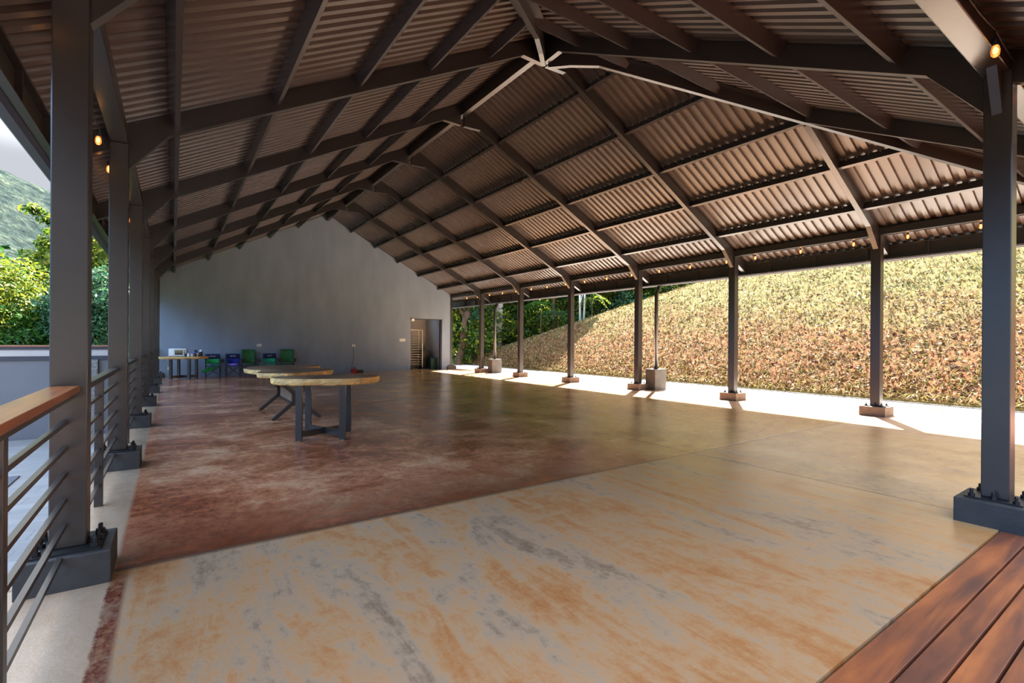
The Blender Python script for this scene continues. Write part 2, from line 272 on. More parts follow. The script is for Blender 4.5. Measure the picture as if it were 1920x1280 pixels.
# ------------------------------------------------------------------ mesh helpers
class MB:
    def __init__(s): s.v, s.f, s.mi = [], [], []
    def add(s, vs, fs, mi=0):
        o = len(s.v); s.v += [tuple(v) for v in vs]; s.f += [tuple(i+o for i in f) for f in fs]; s.mi += [mi]*len(fs); return s
    def box(s, x0, x1, y0, y1, z0, z1, mi=0, R=None, bev=0.):
        if bev:
            bm = bmesh.new(); bmesh.ops.create_cube(bm, size=1)
            for v in bm.verts: v.co = Vector(((x0+x1)/2+v.co.x*(x1-x0), (y0+y1)/2+v.co.y*(y1-y0), (z0+z1)/2+v.co.z*(z1-z0)))
            bmesh.ops.bevel(bm, geom=bm.edges[:], offset=bev, segments=2, affect='EDGES', profile=.5)
            bm.verts.index_update(); vs = [v.co.copy() for v in bm.verts]; fs = [[v.index for v in f.verts] for f in bm.faces]; bm.free()
        else:
            vs = [Vector((x, y, z)) for z in (z0, z1) for y in (y0, y1) for x in (x0, x1)]
            fs = [(0, 2, 3, 1), (4, 5, 7, 6), (0, 1, 5, 4), (2, 6, 7, 3), (0, 4, 6, 2), (1, 3, 7, 5)]
        if R is not None: vs = [R @ v for v in vs]
        return s.add(vs, fs, mi)
    def loft(s, A, B, mi=0, caps=True):
        n = len(A); fs = [(i, (i+1) % n, n+(i+1) % n, n+i) for i in range(n)]
        if caps: fs += [tuple(range(n-1, -1, -1)), tuple(range(n, 2*n))]
        return s.add(list(A)+list(B), fs, mi)
    def tube(s, path, r, n=8, mi=0):
        path = [Vector(p) for p in path]; rings = []; ref = None
        rr = r if isinstance(r, (list, tuple)) else [r]*len(path)
        for i, p in enumerate(path):
            t = ((path[i+1] if i+1 < len(path) else p)-(path[i-1] if i else p)).normalized()
            if ref is None: ref = t.orthogonal().normalized()
            ref = (ref-t*ref.dot(t)).normalized(); b = t.cross(ref)
            rings.append([p+(ref*math.cos(a)+b*math.sin(a))*rr[i] for a in (2*math.pi*k/n for k in range(n))])
        vs = [v for r_ in rings for v in r_]; fs = []
        for i in range(len(rings)-1):
            for k in range(n): fs.append((i*n+k, i*n+(k+1) % n, (i+1)*n+(k+1) % n, (i+1)*n+k))
        fs += [tuple(range(n-1, -1, -1)), tuple((len(rings)-1)*n+k for k in range(n))]
        return s.add(vs, fs, mi)
    def bar(s, a, b, w, h, up=(0, 0, 1), mi=0):
        a, b = Vector(a), Vector(b); t = (b-a).normalized(); u = Vector(up); x = t.cross(u)
        if x.length < 1e-4: x = t.cross(Vector((1, 0, 0)))
        x.normalize(); y = x.cross(t).normalized()
        c = [(-w/2, -h/2), (w/2, -h/2), (w/2, h/2), (-w/2, h/2)]
        return s.loft([a+x*i+y*j for i, j in c], [b+x*i+y*j for i, j in c], mi)
    def lathe(s, prof, c=(0, 0, 0), n=16, mi=0):
        c = Vector(c); vs = []; fs = []
        for r, z in prof: vs += [c+Vector((r*math.cos(2*math.pi*k/n), r*math.sin(2*math.pi*k/n), z)) for k in range(n)]
        for i in range(len(prof)-1):
            for k in range(n): fs.append((i*n+k, i*n+(k+1) % n, (i+1)*n+(k+1) % n, (i+1)*n+k))
        fs += [tuple(range(n-1, -1, -1)), tuple((len(prof)-1)*n+k for k in range(n))]
        return s.add(vs, fs, mi)
    def build(s, name, mats, parent=None, smooth=False, loc=None, fix=True):
        me = bpy.data.meshes.new(name); me.from_pydata([tuple(v) for v in s.v], [], s.f)
        for m in (mats if isinstance(mats, (list, tuple)) else [mats]): me.materials.append(m)
        if any(s.mi): me.polygons.foreach_set('material_index', s.mi)
        if fix:
            bm = bmesh.new(); bm.from_mesh(me); bmesh.ops.recalc_face_normals(bm, faces=bm.faces[:]); bm.to_mesh(me); bm.free()
        if smooth: me.polygons.foreach_set('use_smooth', [True]*len(me.polygons))
        o = bpy.data.objects.new(name, me); COL.objects.link(o)
        if parent: o.parent = parent
        if loc: o.location = loc
        return o
def tag(o, label=None, cat=None, group=None, kind=None):
    if label: o['label'] = label
    if cat: o['category'] = cat
    if group: o['group'] = group
    if kind: o['kind'] = kind
    return o
def thing(name, label, cat, loc=(0, 0, 0), rz=0., group=None):
    o = bpy.data.objects.new(name, None); COL.objects.link(o); o.location = loc; o.rotation_euler = (0, 0, rz); o.empty_display_size = .1
    return tag(o, label, cat, group)
def dup(root, loc, rz, label, group=None):
    r = root.copy(); COL.objects.link(r); r.location = loc; r.rotation_euler = (0, 0, rz); r['label'] = label
    if group: r['group'] = group
    def kids(src, dst):
        for ch in list(src.children):
            c = ch.copy(); COL.objects.link(c); c.parent = dst; kids(ch, c)
    kids(root, r); return r
ORD = ['nearest', 'second', 'third', 'fourth', 'fifth', 'sixth', 'seventh', 'eighth']
# ------------------------------------------------------------------ setting out of the pavilion
XR0, YE = 4.88, 6.20                       # ridge line, ridge end
SL, SE = .5236, .527                       # slopes of the long sides and of the hip end
DXL, DXR, YP = 5.327, 5.435, .91           # column lines
FY = [3.478+2.7234*k for k in range(7)]    # frames
YW = 19.70                                 # face of the end wall
KR = SE/SL
zb = lambda d: 5.943-SL*d                  # underside of rafters
zt = lambda d: zb(d)+.229                  # underside of roof sheet
# ------------------------------------------------------------------ floor and ground
def slab(name, x0, x1, y0, y1, z0, z1, m, kind='structure'):
    return tag(MB().box(x0, x1, y0, y1, z0, z1).build(name, m), kind=kind)
slab('floor', -.68, 10.72, .857, 23.5, -.25, 0, M['floor'])
slab('floor_apron', 10.72, 13.04, -6, 40, -.25, -.004, M['apron'])
tag(MB().box(13.04, 13.13, -6, 40, -.2, .022, bev=.008).build('trim_1', M['conc']), kind='structure')
slab('floor_terrace', -9, -.68, -3.4, 9.3, -.3, -.12, M['tile'])
def deck():
    m = MB(); y = .853; rnd = random.Random(4); first = .15
    while y > -3.4:
        w = first if first else .112; first = None
        x = -1.2-rnd.random()*2
        while x < 13.0:
            L = 30 if y > .6 else 2.6+rnd.random()*2.4
            a, b_ = x, min(x+L, 13.0)
            # the plank next to the slab stops either side of the concrete pier
            for (p, q) in (((a, 4.655), (5.085, b_)) if y > .70 else ((a, b_),)):
                if q > p: m.box(p, q-.003, y-w, y-.010, -.05, -.001, bev=.002)
            x += L
        y -= w+.001
    return tag(m.build('floor_deck', M['deck']), kind='structure')
deck()
slab('floor_bounce', -9, 16, -40, -3.42, -.3, -.05, M['bounce'])  # unseen slab added behind the camera as a light reflector
slab('floor_deck_gap_shade', -6, 13.0, -3.4, .80, -.3, -.09, M['black'])  # black sheet under the planks, painting the gaps as shade
tag(MB().box(-1.46, -1.26, 6.35, 6.85, -.125, -.108).build('gravel_bed', M['gravel']), kind='structure')
def hill_h(x, y):
    cap = np.interp(y, [-20, 0, 8, 13.8, 17, 19.6, 22.6, 24.2, 26.5, 30, 60], [7, 7, 6.3, 4.5, 3.45, 2.5, 1.35, .9, .35, .2, .2])
    s = np.maximum(x-13.1, 0)
    h = .04+.60*s
    k = .5
    hh = -np.log(np.exp(-h/k)+np.exp(-cap/k))*k          # soft minimum
    return np.where(x < 13.1, -.2, np.maximum(hh, 0.0)+.03*np.sin(x*2.1+y*1.3)*np.minimum(s, 1))
def hillside():
    rng = np.random.default_rng(3)
    xs = np.concatenate([[13.08], np.linspace(13.1, 26, 190), np.linspace(26.4, 60, 40)]); ys = np.concatenate([np.linspace(-12, 0, 30), np.linspace(.12, 30, 250), np.linspace(31, 60, 20)])
    Xg, Yg = np.meshgrid(xs, ys, indexing='ij'); Z = hill_h(Xg, Yg)
    Z = Z+rng.normal(0, .030, Z.shape)*np.minimum(np.maximum(Xg-13.3, 0), 1)
    n, m = Xg.shape; idx = np.arange(n*m).reshape(n, m)
    f = np.stack([idx[:-1, :-1], idx[1:, :-1], idx[1:, 1:], idx[:-1, 1:]], -1).reshape(-1, 4)
    mb = MB(); mb.v = np.stack([Xg, Yg, Z], -1).reshape(-1, 3).tolist(); mb.f = f.tolist(); mb.mi = [0]*len(mb.f)
    return tag(mb.build('hillside_ground', M['hill'], smooth=True, fix=False), kind='structure')
hillside()
def quads(P, A, B, name, m):
    """many little leaf quads: centres P, half-length vectors A, half-width vectors B"""
    n = len(P); fold = np.cross(A, B); fold /= (np.linalg.norm(fold, axis=1, keepdims=True)+1e-9); fold *= np.linalg.norm(B, axis=1, keepdims=True)*.35
    V = np.stack([P-A, P-B*1.0+fold, P+A, P+B*1.0+fold], 1).reshape(-1, 3)
    me = bpy.data.meshes.new(name); me.vertices.add(4*n); me.vertices.foreach_set('co', V.astype(np.float32).ravel())
    me.loops.add(4*n); me.loops.foreach_set('vertex_index', np.arange(4*n, dtype=np.int32))
    me.polygons.add(n); me.polygons.foreach_set('loop_start', np.arange(0, 4*n, 4, dtype=np.int32)); me.polygons.foreach_set('loop_total', np.full(n, 4, np.int32))
    me.update(calc_edges=True); me.materials.append(m); return me
def unit(a): return a/(np.linalg.norm(a, axis=-1, keepdims=True)+1e-9)
def scatter_hill():
    rng = np.random.default_rng(11)
    for name, n, mm, ln, wd, zr in (('dry_grass', 52000, 'blade', (.03, .10), (.008, .018), 1.), ('leaf_litter', 26000, 'litter', (.03, .075), (.018, .04), .25)):
        x = 13.15+rng.random(n)**1.35*11; y = rng.random(n)*26.5-.5
        z = hill_h(x, y)
        if name == 'leaf_litter': keep = (rng.random(n) < np.clip(1.25-(z-.3)/3., .05, 1))
        else: keep = np.ones(n, bool)
        x, y, z = x[keep], y[keep], z[keep]; n = len(x)
        A = unit(rng.normal(size=(n, 3))*[1, 1, .35]+[0, 0, .75*zr])*(ln[0]+rng.random((n, 1))*(ln[1]-ln[0]))
        B = unit(np.cross(A, rng.normal(size=(n, 3))))*(wd[0]+rng.random((n, 1))*(wd[1]-wd[0]))
        me = quads(np.stack([x, y, z+.02], 1)+A*.6*np.array([0, 0, 1.]), A, B, name, M[mm])
        o = bpy.data.objects.new(name, me); COL.objects.link(o)
        tag(o, {'dry_grass': 'thin dry grass blades covering the sunny hillside', 'leaf_litter': 'dry curled leaves strewn over the lower hillside'}[name], {'dry_grass': 'grass', 'leaf_litter': 'leaves'}[name], kind='stuff')
scatter_hill()
tag(MB().box(-400, 400, -400, 400, -.5, -.33).build('ground', M['jungle']), kind='structure')
def mountain():
    xs = np.linspace(-170, 60, 150); ys = np.linspace(70, 200, 80); X, Y = np.meshgrid(xs, ys, indexing='ij')
    rng = np.random.default_rng(8)
    az = np.degrees(np.arctan2(X, Y)); r = np.hypot(X, Y)
    el = np.interp(az, [-70, -30, -16, -12.2, -10.6, -9.4, -7, -4, 10, 40], [15, 16, 15, 13.7, 13.0, 12.2, 11.2, 10, 8, 5])
    Hh = np.tan(np.radians(el))*150+1.27
    t = np.clip((r-75)/75, 0, 1); Z = Hh*(t*t*(3-2*t))+rng.normal(0, .3, X.shape)+1.2*np.sin(X*.21+Y*.13)*t
    n, m = X.shape; idx = np.arange(n*m).reshape(n, m); mb = MB()
    mb.v = np.stack([X, Y, Z-1], -1).reshape(-1, 3).tolist(); mb.f = np.stack([idx[:-1, :-1], idx[1:, :-1], idx[1:, 1:], idx[:-1, 1:]], -1).reshape(-1, 4).tolist(); mb.mi = [0]*len(mb.f)
    return tag(mb.build('mountain_ground', M['mountain'], smooth=True, fix=False), kind='structure')
mountain()
# ------------------------------------------------------------------ end wall, doorway, room behind
def end_wall():
    m = MB(); x0, x1 = XR0-DXL+.075, 10.235; y0, y1 = YW, YW+.2
    dx0, dx1, dz = 8.35, 9.84, 2.235
    top = lambda x: zt(abs(x-XR0))-.02
    cols = [x0, 2.2, XR0, dx0, dx1, x1]
    for a, b_ in zip(cols[:-1], cols[1:]):
        zlo = dz if (a == dx0) else -.05
        A = [(a, y0, zlo), (b_, y0, zlo), (b_, y0, top(b_)), (a, y0, top(a))]
        m.loft([Vector(p) for p in A], [Vector((p[0], y1, p[2])) for p in A])
    return tag(m.build('wall_back', M['wall']), kind='structure')
end_wall()
tag(MB().box(6.3, 9.9, 21.45, 21.6, -.05, 3.2).box(9.86, 10.0, YW+.2, 21.6, -.05, 3.2).box(6.2, 6.35, YW+.2, 21.6, -.05, 3.2).build('wall_room', M['roomwall']), kind='structure')
tag(MB().box(6.3, 10.0, YW+.2, 20.75, 2.75, 2.85).build('ceiling_room', M['roomwall']), kind='structure')  # unseen ceiling cut short at the back to let light into the room
tag(MB().box(9.79, 9.845, YW+.03, YW+.19, 0, 2.2).box(8.35, 9.84, YW+.06, YW+.16, 2.19, 2.235).build('door_1', M['coping']), kind='structure')
# ------------------------------------------------------------------ roof sheets
def sheet(name, kind, n0, n1, pitch):
    """corrugated sheet; s runs along the eave, ribs run up the slope"""
    prof = [(0, 0), (.45, 0), (.52, 1), (.93, 1)]; hgt = .040
    rows = []
    k0, k1 = int(math.floor(n0/pitch)), int(math.ceil(n1/pitch))
    for k in range(k0, k1+1):
        for u, h in prof:
            s_ = (k+u)*pitch
            if n0 <= s_ <= n1: rows.append((s_, h*hgt))
    m = MB(); vs = []
    for s_, h in rows:
        if kind in 'LR':
            dmax = 5.97 if kind == 'R' else 5.88
            dmin = max(0., (YE-s_)*KR)
            if dmin > dmax: dmin = dmax
            sg = 1 if kind == 'R' else -1
            for i in range(3):
                d = dmin+(dmax-dmin)*i/2; vs.append((XR0+sg*d, s_, zt(d)+h))
        else:
            dmin = abs(s_-XR0)/KR; dmax = 5.93
            if dmin > dmax: dmin = dmax
            for i in range(3):
                d = dmin+(dmax-dmin)*i/2; vs.append((s_, YE-d, zt(d*KR)+h))
    fs = [(3*j+i, 3*j+i+1, 3*j+i+4, 3*j+i+3) for j in range(len(rows)-1) for i in range(2)]
    m.add(vs, fs); o = m.build(name, M['sheet'])
    md = o.modifiers.new('thick', 'SOLIDIFY'); md.thickness = .003; md.offset = 1
    return tag(o, kind='structure')
sheet('ceiling_left', 'L', .30, 22.0, .1513); sheet('ceiling_right', 'R', .28, 22.0, .1513); sheet('ceiling_end', 'E', XR0-5.9, XR0+5.95, .1513)
def caps():
    m = MB(); w, t = .22, .03
    A = [Vector((XR0-w, 22.0, zt(w)+.045)), Vector((XR0, 22.0, zt(0)+.05)), Vector((XR0+w, 22.0, zt(w)+.045)), Vector((XR0, 22.0, zt(0)+.09))]
    m.loft(A, [Vector((p.x, YE, p.z)) for p in A])
    for sg in (-1, 1):
        a = Vector((XR0, YE, zt(0)+.06)); d = 5.9; b_ = Vector((XR0+sg*d, YE-d/KR, zt(d)+.06)); m.bar(a, b_, .4, .03)
    return tag(m.build('trim_2', M['sheet']), kind='structure')
caps()
# ------------------------------------------------------------------ steel frames
WR = .08
def half_profile(d_in, d_post, d_tail, gusset):
    """outline of one rafter (distance from ridge, height): straight, or with the ridge gusset, with the knee haunch and the tail"""
    p = [(d_in, zt(d_in)-.004), (d_tail, zt(d_tail)-.004), (d_tail, zb(d_tail)), (d_post+.0, zb(d_post))]
    p += [(d_post-.075, zb(d_post-.075)-.02), (d_post-.075, 2.955), (d_post-.405, zb(d_post-.405))]
    if gusset: p += [(.43, zb(.43)), (d_in, zb(.43)-.012)]
    else: p += [(d_in, zb(d_in))]
    return p
def rafter(name_label, place, prof, w=WR, group=None):
    a = [place(d, -w/2, z) for d, z in prof]; b_ = [place(d, w/2, z) for d, z in prof]
    return tag(MB().loft(a, b_).build('rafter', M['steel']), name_label, 'rafter', group)
for k, y in enumerate(FY):
    if k == 6: continue
    for sg, dp, dtl, side in ((-1, DXL, 5.78, 'left'), (1, DXR, 5.87, 'right')):
        pl = lambda d, w, z, y=y, sg=sg: Vector((XR0+sg*d, y+w, z))
        if k == 0:
            rafter(f'short jack rafter from the nearest {side} eave column up to the {side} hip', pl, half_profile((YE-y)*KR+.05, dp, dtl, False), group=f'{side} slope rafters')
        else:
            rafter(f'dark steel rafter on the {side} slope rising from the {ORD[k]} {side} column to the ridge', pl, half_profile(.045, dp, dtl, True), group=f'{side} slope rafters')
# hip end
END_D = (YE-YP)*KR
ple = lambda x: (lambda d, w, z: Vector((x+w, YE-d/KR, z)))
rafter('dark rafter from the ridge end down to the lone thick column at right', ple(XR0-.02), half_profile(.05, END_D, 5.87, True), group='hip end rafters')
for x, lab in ((XR0+2.72, 'short rafter from the right hip down behind the thick column'), (XR0-2.72, 'short rafter from the left hip overhead of the viewer')):
    d0 = 2.72+.05
    rafter(lab, ple(x), [(d0, zt(d0)-.004), (5.87, zt(5.87)-.004), (5.87, zb(5.87)), (d0, zb(d0))], group='hip end rafters')
def hip(sg, lab):
    d1 = 5.80; c = Vector((sg*1., -1./KR, 0)); s = Vector((1./KR, sg*1., 0)).normalized()
    pos = lambda d, w, z: Vector((XR0, YE, 0))+c*d+s*w+Vector((0, 0, z))
    pr = [(.05, zt(.05)-.05), (d1, zt(d1)-.05), (d1, zb(d1)-.01), (.62, zb(.62)-.01), (.30, zb(.43)-.06), (.05, zb(.43)-.06)]
    h = thing('hip_rafter', lab, 'rafter', group='hip rafters')
    MB().loft([pos(d, -.035, z) for d, z in pr], [pos(d, .035, z) for d, z in pr]).build('beam', M['steel'], h)
    up = [(.5, zt(.5)-.012), (d1, zt(d1)-.012), (d1, zt(d1)-.075), (.5, zt(.5)-.075)]
    MB().loft([pos(d, -.15, z) for d, z in up], [pos(d, .15, z) for d, z in up]).build('bearing_plate', M['steel'], h)
hip(1, 'long diagonal hip rafter from ridge end toward the right corner'); hip(-1, 'diagonal hip rafter from ridge end toward the viewer, upper left')
tag(MB().box(XR0-.05, XR0+.05, YE-.02, 21.95, 5.90, zt(0)-.02).build('ridge_beam', M['steel']), 'long ridge beam running along the peak of the roof to the end wall', 'beam')
# purlins
PD = .138
def purlin(lab, group, sec, a, b_, screws=None):
    o = tag(MB().loft([a(*p) for p in sec], [b_(*p) for p in sec]).build('purlin', M['purlin']), lab, 'purlin', group)
    return o
def psec(d):
    n = Vector((SL, 1)).normalized(); t = Vector((1, -SL)).normalized(); top = Vector((d, zt(d)-.002))
    return [tuple(top+t*i-n*j) for i, j in ((-.025, 0), (.025, 0), (.025, PD), (-.025, PD))]
NTH = ['highest', 'second highest', 'third highest', 'fourth highest', 'lowest']
for sg, side, ds in ((-1, 'left', (1.10, 2.06, 3.02, 3.96, 4.92)), (1, 'right', (.95, 1.92, 2.89, 3.84, 4.79))):
    for i, d in enumerate(ds):
        ys = YE-d/KR+.06
        o = purlin(f'{NTH[i]} steel purlin along the {side} roof slope, {["close under the ridge", "below the highest one", "midway down the slope", "above the lowest one", "closest to the eave"][i]}', f'{side} slope purlins', psec(d),
               lambda q, z, sg=sg, ys=ys: Vector((XR0+sg*q, ys, z)), lambda q, z, sg=sg: Vector((XR0+sg*q, 21.95, z)))
        if side == 'right':
            m = MB(); y = ys+.15; n = Vector((SL, 0, 1)).normalized(); t = Vector((1, 0, -SL)).normalized()
            while y < 17:
                c = Vector((XR0+d, y, zt(d)))-t*.034-n*.022; m.bar(c+n*.02, c-n*.012, .009, .009, (0, 1, 0)); y += .1513
            s = m.build('screw_tips', M['rack'], o); s['kind'] = 'stuff'
for i, d in enumerate((.98, 1.93, 2.88, 3.83, 4.78)):
    purlin(f'{NTH[i]} purlin crossing the hip end slope at upper right', 'hip end purlins', psec(d),
           lambda q, z, d=d: Vector((XR0-d+.06, YE-q/KR, z)), lambda q, z, d=d: Vector((XR0+d-.06, YE-q/KR, z)))
# eave beams
XL, XR = XR0-DXL, XR0+DXR
def eave_beam(lab, x0, x1, y0, y1):
    return tag(MB().box(x0, x1, y0, y1, 3.19, 3.325, bev=.008).build('eave_beam', M['steel']), lab, 'beam')
eave_beam('dark eave beam over the left row of columns', XL-.072, XL+.072, YP, 19.82)
eave_beam('eave beam over the right row of columns, lit underneath', XR-.072, XR+.072, YP, 19.82)
eave_beam('eave beam meeting the lone thick column at upper right corner', XL+.08, XR-.08, YP-.072, YP+.072)
# fascias with stiffeners and gutters
def fascia(lab, side):
    t = thing('fascia', lab, 'fascia')
    if side in 'LR':
        sg = 1 if side == 'R' else -1; x = XR0+sg*(5.87 if side == 'R' else 5.78); z1 = zt(5.87 if side == 'R' else 5.78)-.01; z0 = z1-.265
        y0, y1 = .4, 22.0
        bx = lambda m, a, b_, ya, yb, za, zb_: m.box(min(x+sg*a, x+sg*b_), max(x+sg*a, x+sg*b_), ya, yb, za, zb_)
        m = MB(); bx(m, 0, .02, y0, y1, z0, z1); bx(m, -.045, 0, y0, y1, z0, z0+.012); bx(m, -.05, 0, y0, y1, z1-.03, z1-.012); m.build('board', M['steel'], t)
        g = MB(); P = [(.02, z0+.09), (.02, z0-.01), (.05, z0-.035), (.12, z0-.03), (.16, z0+.02), (.165, z0+.12), (.15, z0+.12), (.145, z0+.03), (.035, z0+.0), (.035, z0+.09)]
        g.loft([Vector((x+sg*a, y0, z)) for a, z in P], [Vector((x+sg*a, y1, z)) for a, z in P]); g.build('gutter', M['coping'], t)
        y = 1.05
        while y < 19.9:
            s = MB(); bx(s, -.042, 0, y-.012, y+.012, z0+.012, z1-.03); s.build('stiffener', M['steel'], t); y += .908
    else:
        y = YE-5.87/KR; z1 = zt(5.87)-.01; z0 = z1-.265
        MB().box(XR0-5.8, XR0+5.85, y-.02, y, z0, z1).box(XR0-5.8, XR0+5.85, y, y+.045, z0, z0+.012).build('board', M['steel'], t)
    return t
fascia('steel fascia with stiffeners and gutter along the left eave', 'L'); fascia('brown steel fascia with stiffeners along the right eave above the hillside', 'R'); fascia('fascia board of the hip end eave at the very top right', 'E')
# ------------------------------------------------------------------ columns
def column(name_label, loc, pier, hp, px, py, m_steel, group, top=3.19):
    t = thing('steel_column', name_label, 'column', loc, 0, group)
    MB().box(-px/2, px/2, -py/2, py/2, -.26, hp, bev=.006).build('concrete_pier', pier, t)
    MB().box(-.14, .14, -.15, .15, hp, hp+.012).build('base_plate', M['bolt'], t)
    MB().box(-.075, .075, -.075, .075, hp+.012, top, bev=.006).build('post', m_steel, t)
    for x in (-.115, .115):
        for y in (-.115, 0, .115):
            b = MB(); b.lathe([(.021, 0), (.021, .02)], (x, y, hp+.012), 6); b.lathe([(.011, .02), (.011, .045), (.006, .05)], (x, y, hp+.012), 8); b.build('anchor_bolt', M['bolt'], t)
    return t
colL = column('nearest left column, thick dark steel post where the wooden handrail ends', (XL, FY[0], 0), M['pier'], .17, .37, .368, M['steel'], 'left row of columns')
for k in range(1, 7):
    dup(colL, (XL, FY[k], 0), 0, f'{ORD[k]} dark steel column of the left row counting from the viewer' if k < 6 else 'farthest dark steel column of the left row, at the end wall')
dup(colL, (XL, YP, 0), 0, 'left corner column beside the viewer, out of the picture')
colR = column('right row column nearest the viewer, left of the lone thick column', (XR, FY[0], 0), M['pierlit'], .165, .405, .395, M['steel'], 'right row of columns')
RL = ['', 'second column of the right row from the viewer, bare hillside behind', 'third column of the right row, drain pedestal standing close beside it', 'fourth column of the right row, where hill meets white trunks', 'fifth column of the right row, against dark trees', 'sixth column of the right row, left of the far drain pedestal', 'farthest right row column, at the corner of the end wall']
for k in range(1, 7): dup(colR, (XR, FY[k], 0), 0, RL[k])
dup(colR, (XR, YP, 0), 0, 'right corner column beyond the frame edge')
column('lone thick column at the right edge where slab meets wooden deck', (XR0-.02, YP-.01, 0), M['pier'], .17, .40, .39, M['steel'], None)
tag(MB().loft([Vector((XR0-.095, YP-.035, 3.19)), Vector((XR0-.25, YP-.035, 3.19)), Vector((XR0-.095, YP-.035, 2.90))], [Vector((XR0-.095, YP+.02, 3.19)), Vector((XR0-.25, YP+.02, 3.19)), Vector((XR0-.095, YP+.02, 2.90))]).build('knee_brace', M['steel']), 'small triangular knee brace under the beam at the lone thick column', 'brace')
# ------------------------------------------------------------------ railing
RX = -.461
def railing(y0, y1, lab, cap):
    t = thing('railing', lab, 'railing', (RX, y0, 0), 0, 'railing bays between left columns')
    L = y1-y0
    MB().box(-.03, .03, 0, L, .952, .990, bev=.003).build('top_rail', M['steel'], t)
    MB().box(-.026, .026, L/2-.026, L/2+.026, 0, .952, bev=.003).build('baluster', M['steel'], t)
    for z in (.834, .700, .566, .433, .299, .165):
        a, b_ = (0, L) if z > .2 else (.11, L-.11)
        MB().box(-.011, .011, a, b_, z-.011, z+.011).build('bar', M['steel'], t)
    if cap: MB().box(-.06, .06, -.02, L-.001, .991, 1.024, bev=.004).build('handrail', M['woodcap'], t)
    return t
rl = ['railing bay topped with the wooden handrail, at left edge', 'metal railing bay between nearest and second left columns', 'metal railing bay between second and third left columns', 'metal railing bay between third and fourth left columns', 'metal railing bay between fourth and fifth left columns', 'metal railing bay between fifth and sixth left columns', 'farthest railing bay, touching the end wall']
ys = [YP]+FY
for k in range(7): railing(ys[k]+.075, ys[k+1]-.075, rl[k], k == 0)
# ------------------------------------------------------------------ string lights
def strand(lab, pts, zc, axis, off, sag):
    t = thing('string_lights', lab, 'string lights')
    path = []
    for i, p in enumerate(pts[:-1]):
        q = pts[i+1]
        for j in range(6):
            f = j/6; path.append((p+(q-p)*f, zc-sag*4*f*(1-f)))
    path.append((pts[-1], zc))
    at = (lambda s, z: Vector((off, s, z))) if axis == 'y' else (lambda s, z: Vector((s, off, z)))
    MB().tube([at(s, z) for s, z in path], .005, 6).build('cable', M['cable'], t)
    for p in pts:
        c = at(p, zc)
        s = MB().lathe([(.004, 0), (.004, -.045), (.012, -.05), (.017, -.06), (.018, -.095), (.016, -.1)], c, 10).build('socket', M['cable'], t)
        b = MB().lathe([(.014, -.098), (.02, -.112), (.024, -.135), (.021, -.158), (.01, -.172), (.002, -.175)], c, 12).build('bulb', M['bulb'], s, smooth=True)
        MB().lathe([(.003, -.11), (.009, -.125), (.009, -.145), (.003, -.152)], c+Vector((0, 0, 0)), 6).build('filament', M['filament'], s)
    return t
strand('string of amber bulbs along the right eave beam', [1.2, 2.15, 3.084, 3.906, 4.85, 5.79, 6.47, 7.434, 8.37, 9.313, 10.26, 11.2, 12.1, 13.05, 13.95, 14.9, 15.8, 16.75, 17.7, 18.6], 3.27, 'y', XR+.155, .03)
strand('string of bulbs along the outside of the left eave beam', [2.0, 2.95, 3.85, 4.76, 5.66, 6.55, 7.45, 8.35, 9.2, 10.1, 11, 11.9, 12.8, 13.7, 14.6, 15.5, 16.4, 17.3, 18.2], 3.16, 'y', XL-.11, .03)
strand('bulbs hanging on the beam at the upper right corner of the view', [.4, 1.3, 2.25, 3.22, 4.30, 5.25, 6.2], 3.275, 'x', YP-.09, .035)
# ------------------------------------------------------------------ drain pedestals with downpipes
for y, lab in ((8.66, 'concrete drain pedestal with round downpipe near the third right column'), (16.72, 'farther concrete drain pedestal with downpipe, among the far columns')):
    t = thing('drain_pedestal', lab, 'downpipe', (10.73, y, 0), 0, 'drain pedestals under the right gutter')
    MB().box(-.235, .235, -.16, .16, -.1, .555, bev=.008).build('concrete_box', M['conc'], t)
    MB().tube([(0, 0, .54), (0, 0, 2.6), (.1, 0, 2.72), (.1, 0, 2.80)], .05, 14).build('pipe', M['steel'], t, smooth=True)
    MB().lathe([(.06, .555), (.06, .61)], (0, 0, 0), 14).build('collar', M['bolt'], t)
def drain_cover():
    m = MB()
    m.box(12.1, 12.6, 2.95, 3.6, -.006, .002)
    for i in range(7): m.box(12.13+.065*i, 12.16+.065*i, 2.98, 3.57, .002, .006)
    tag(m.build('drain_cover', M['conc']), 'square drain cover set in the bright apron beside the hill', 'drain cover')
drain_cover()
# ------------------------------------------------------------------ tables
def slab_mesh(out, z0, z1, seed, sub=6):
    rnd = random.Random(seed); n = len(out); pts = []
    for i in range(n):                                         # Catmull-Rom through the traced plan outline
        p0, p1, p2, p3 = (Vector(out[(i+j-1) % n]) for j in range(4))
        for k in range(sub):
            t = k/sub; pts.append(.5*((2*p1)+(p2-p0)*t+(2*p0-5*p1+4*p2-p3)*t*t+(3*p1-p0-3*p2+p3)*t**3))
    c = sum(pts, Vector((0, 0)))/len(pts); m = len(pts)
    def ring(inset, z, jit):
        r = []
        for p in pts:
            d = (p-c); l = d.length; r.append(Vector((*(c+d*(1-(inset+rnd.uniform(-jit, jit))/l)), z)))
        return r
    rings = [ring(.02, z0, .006), ring(.006, z0+.012, .006), ring(.0, (z0+z1)/2, .007), ring(.002, z1-.006, .005), ring(.006, z1, .003)]
    return rings, m
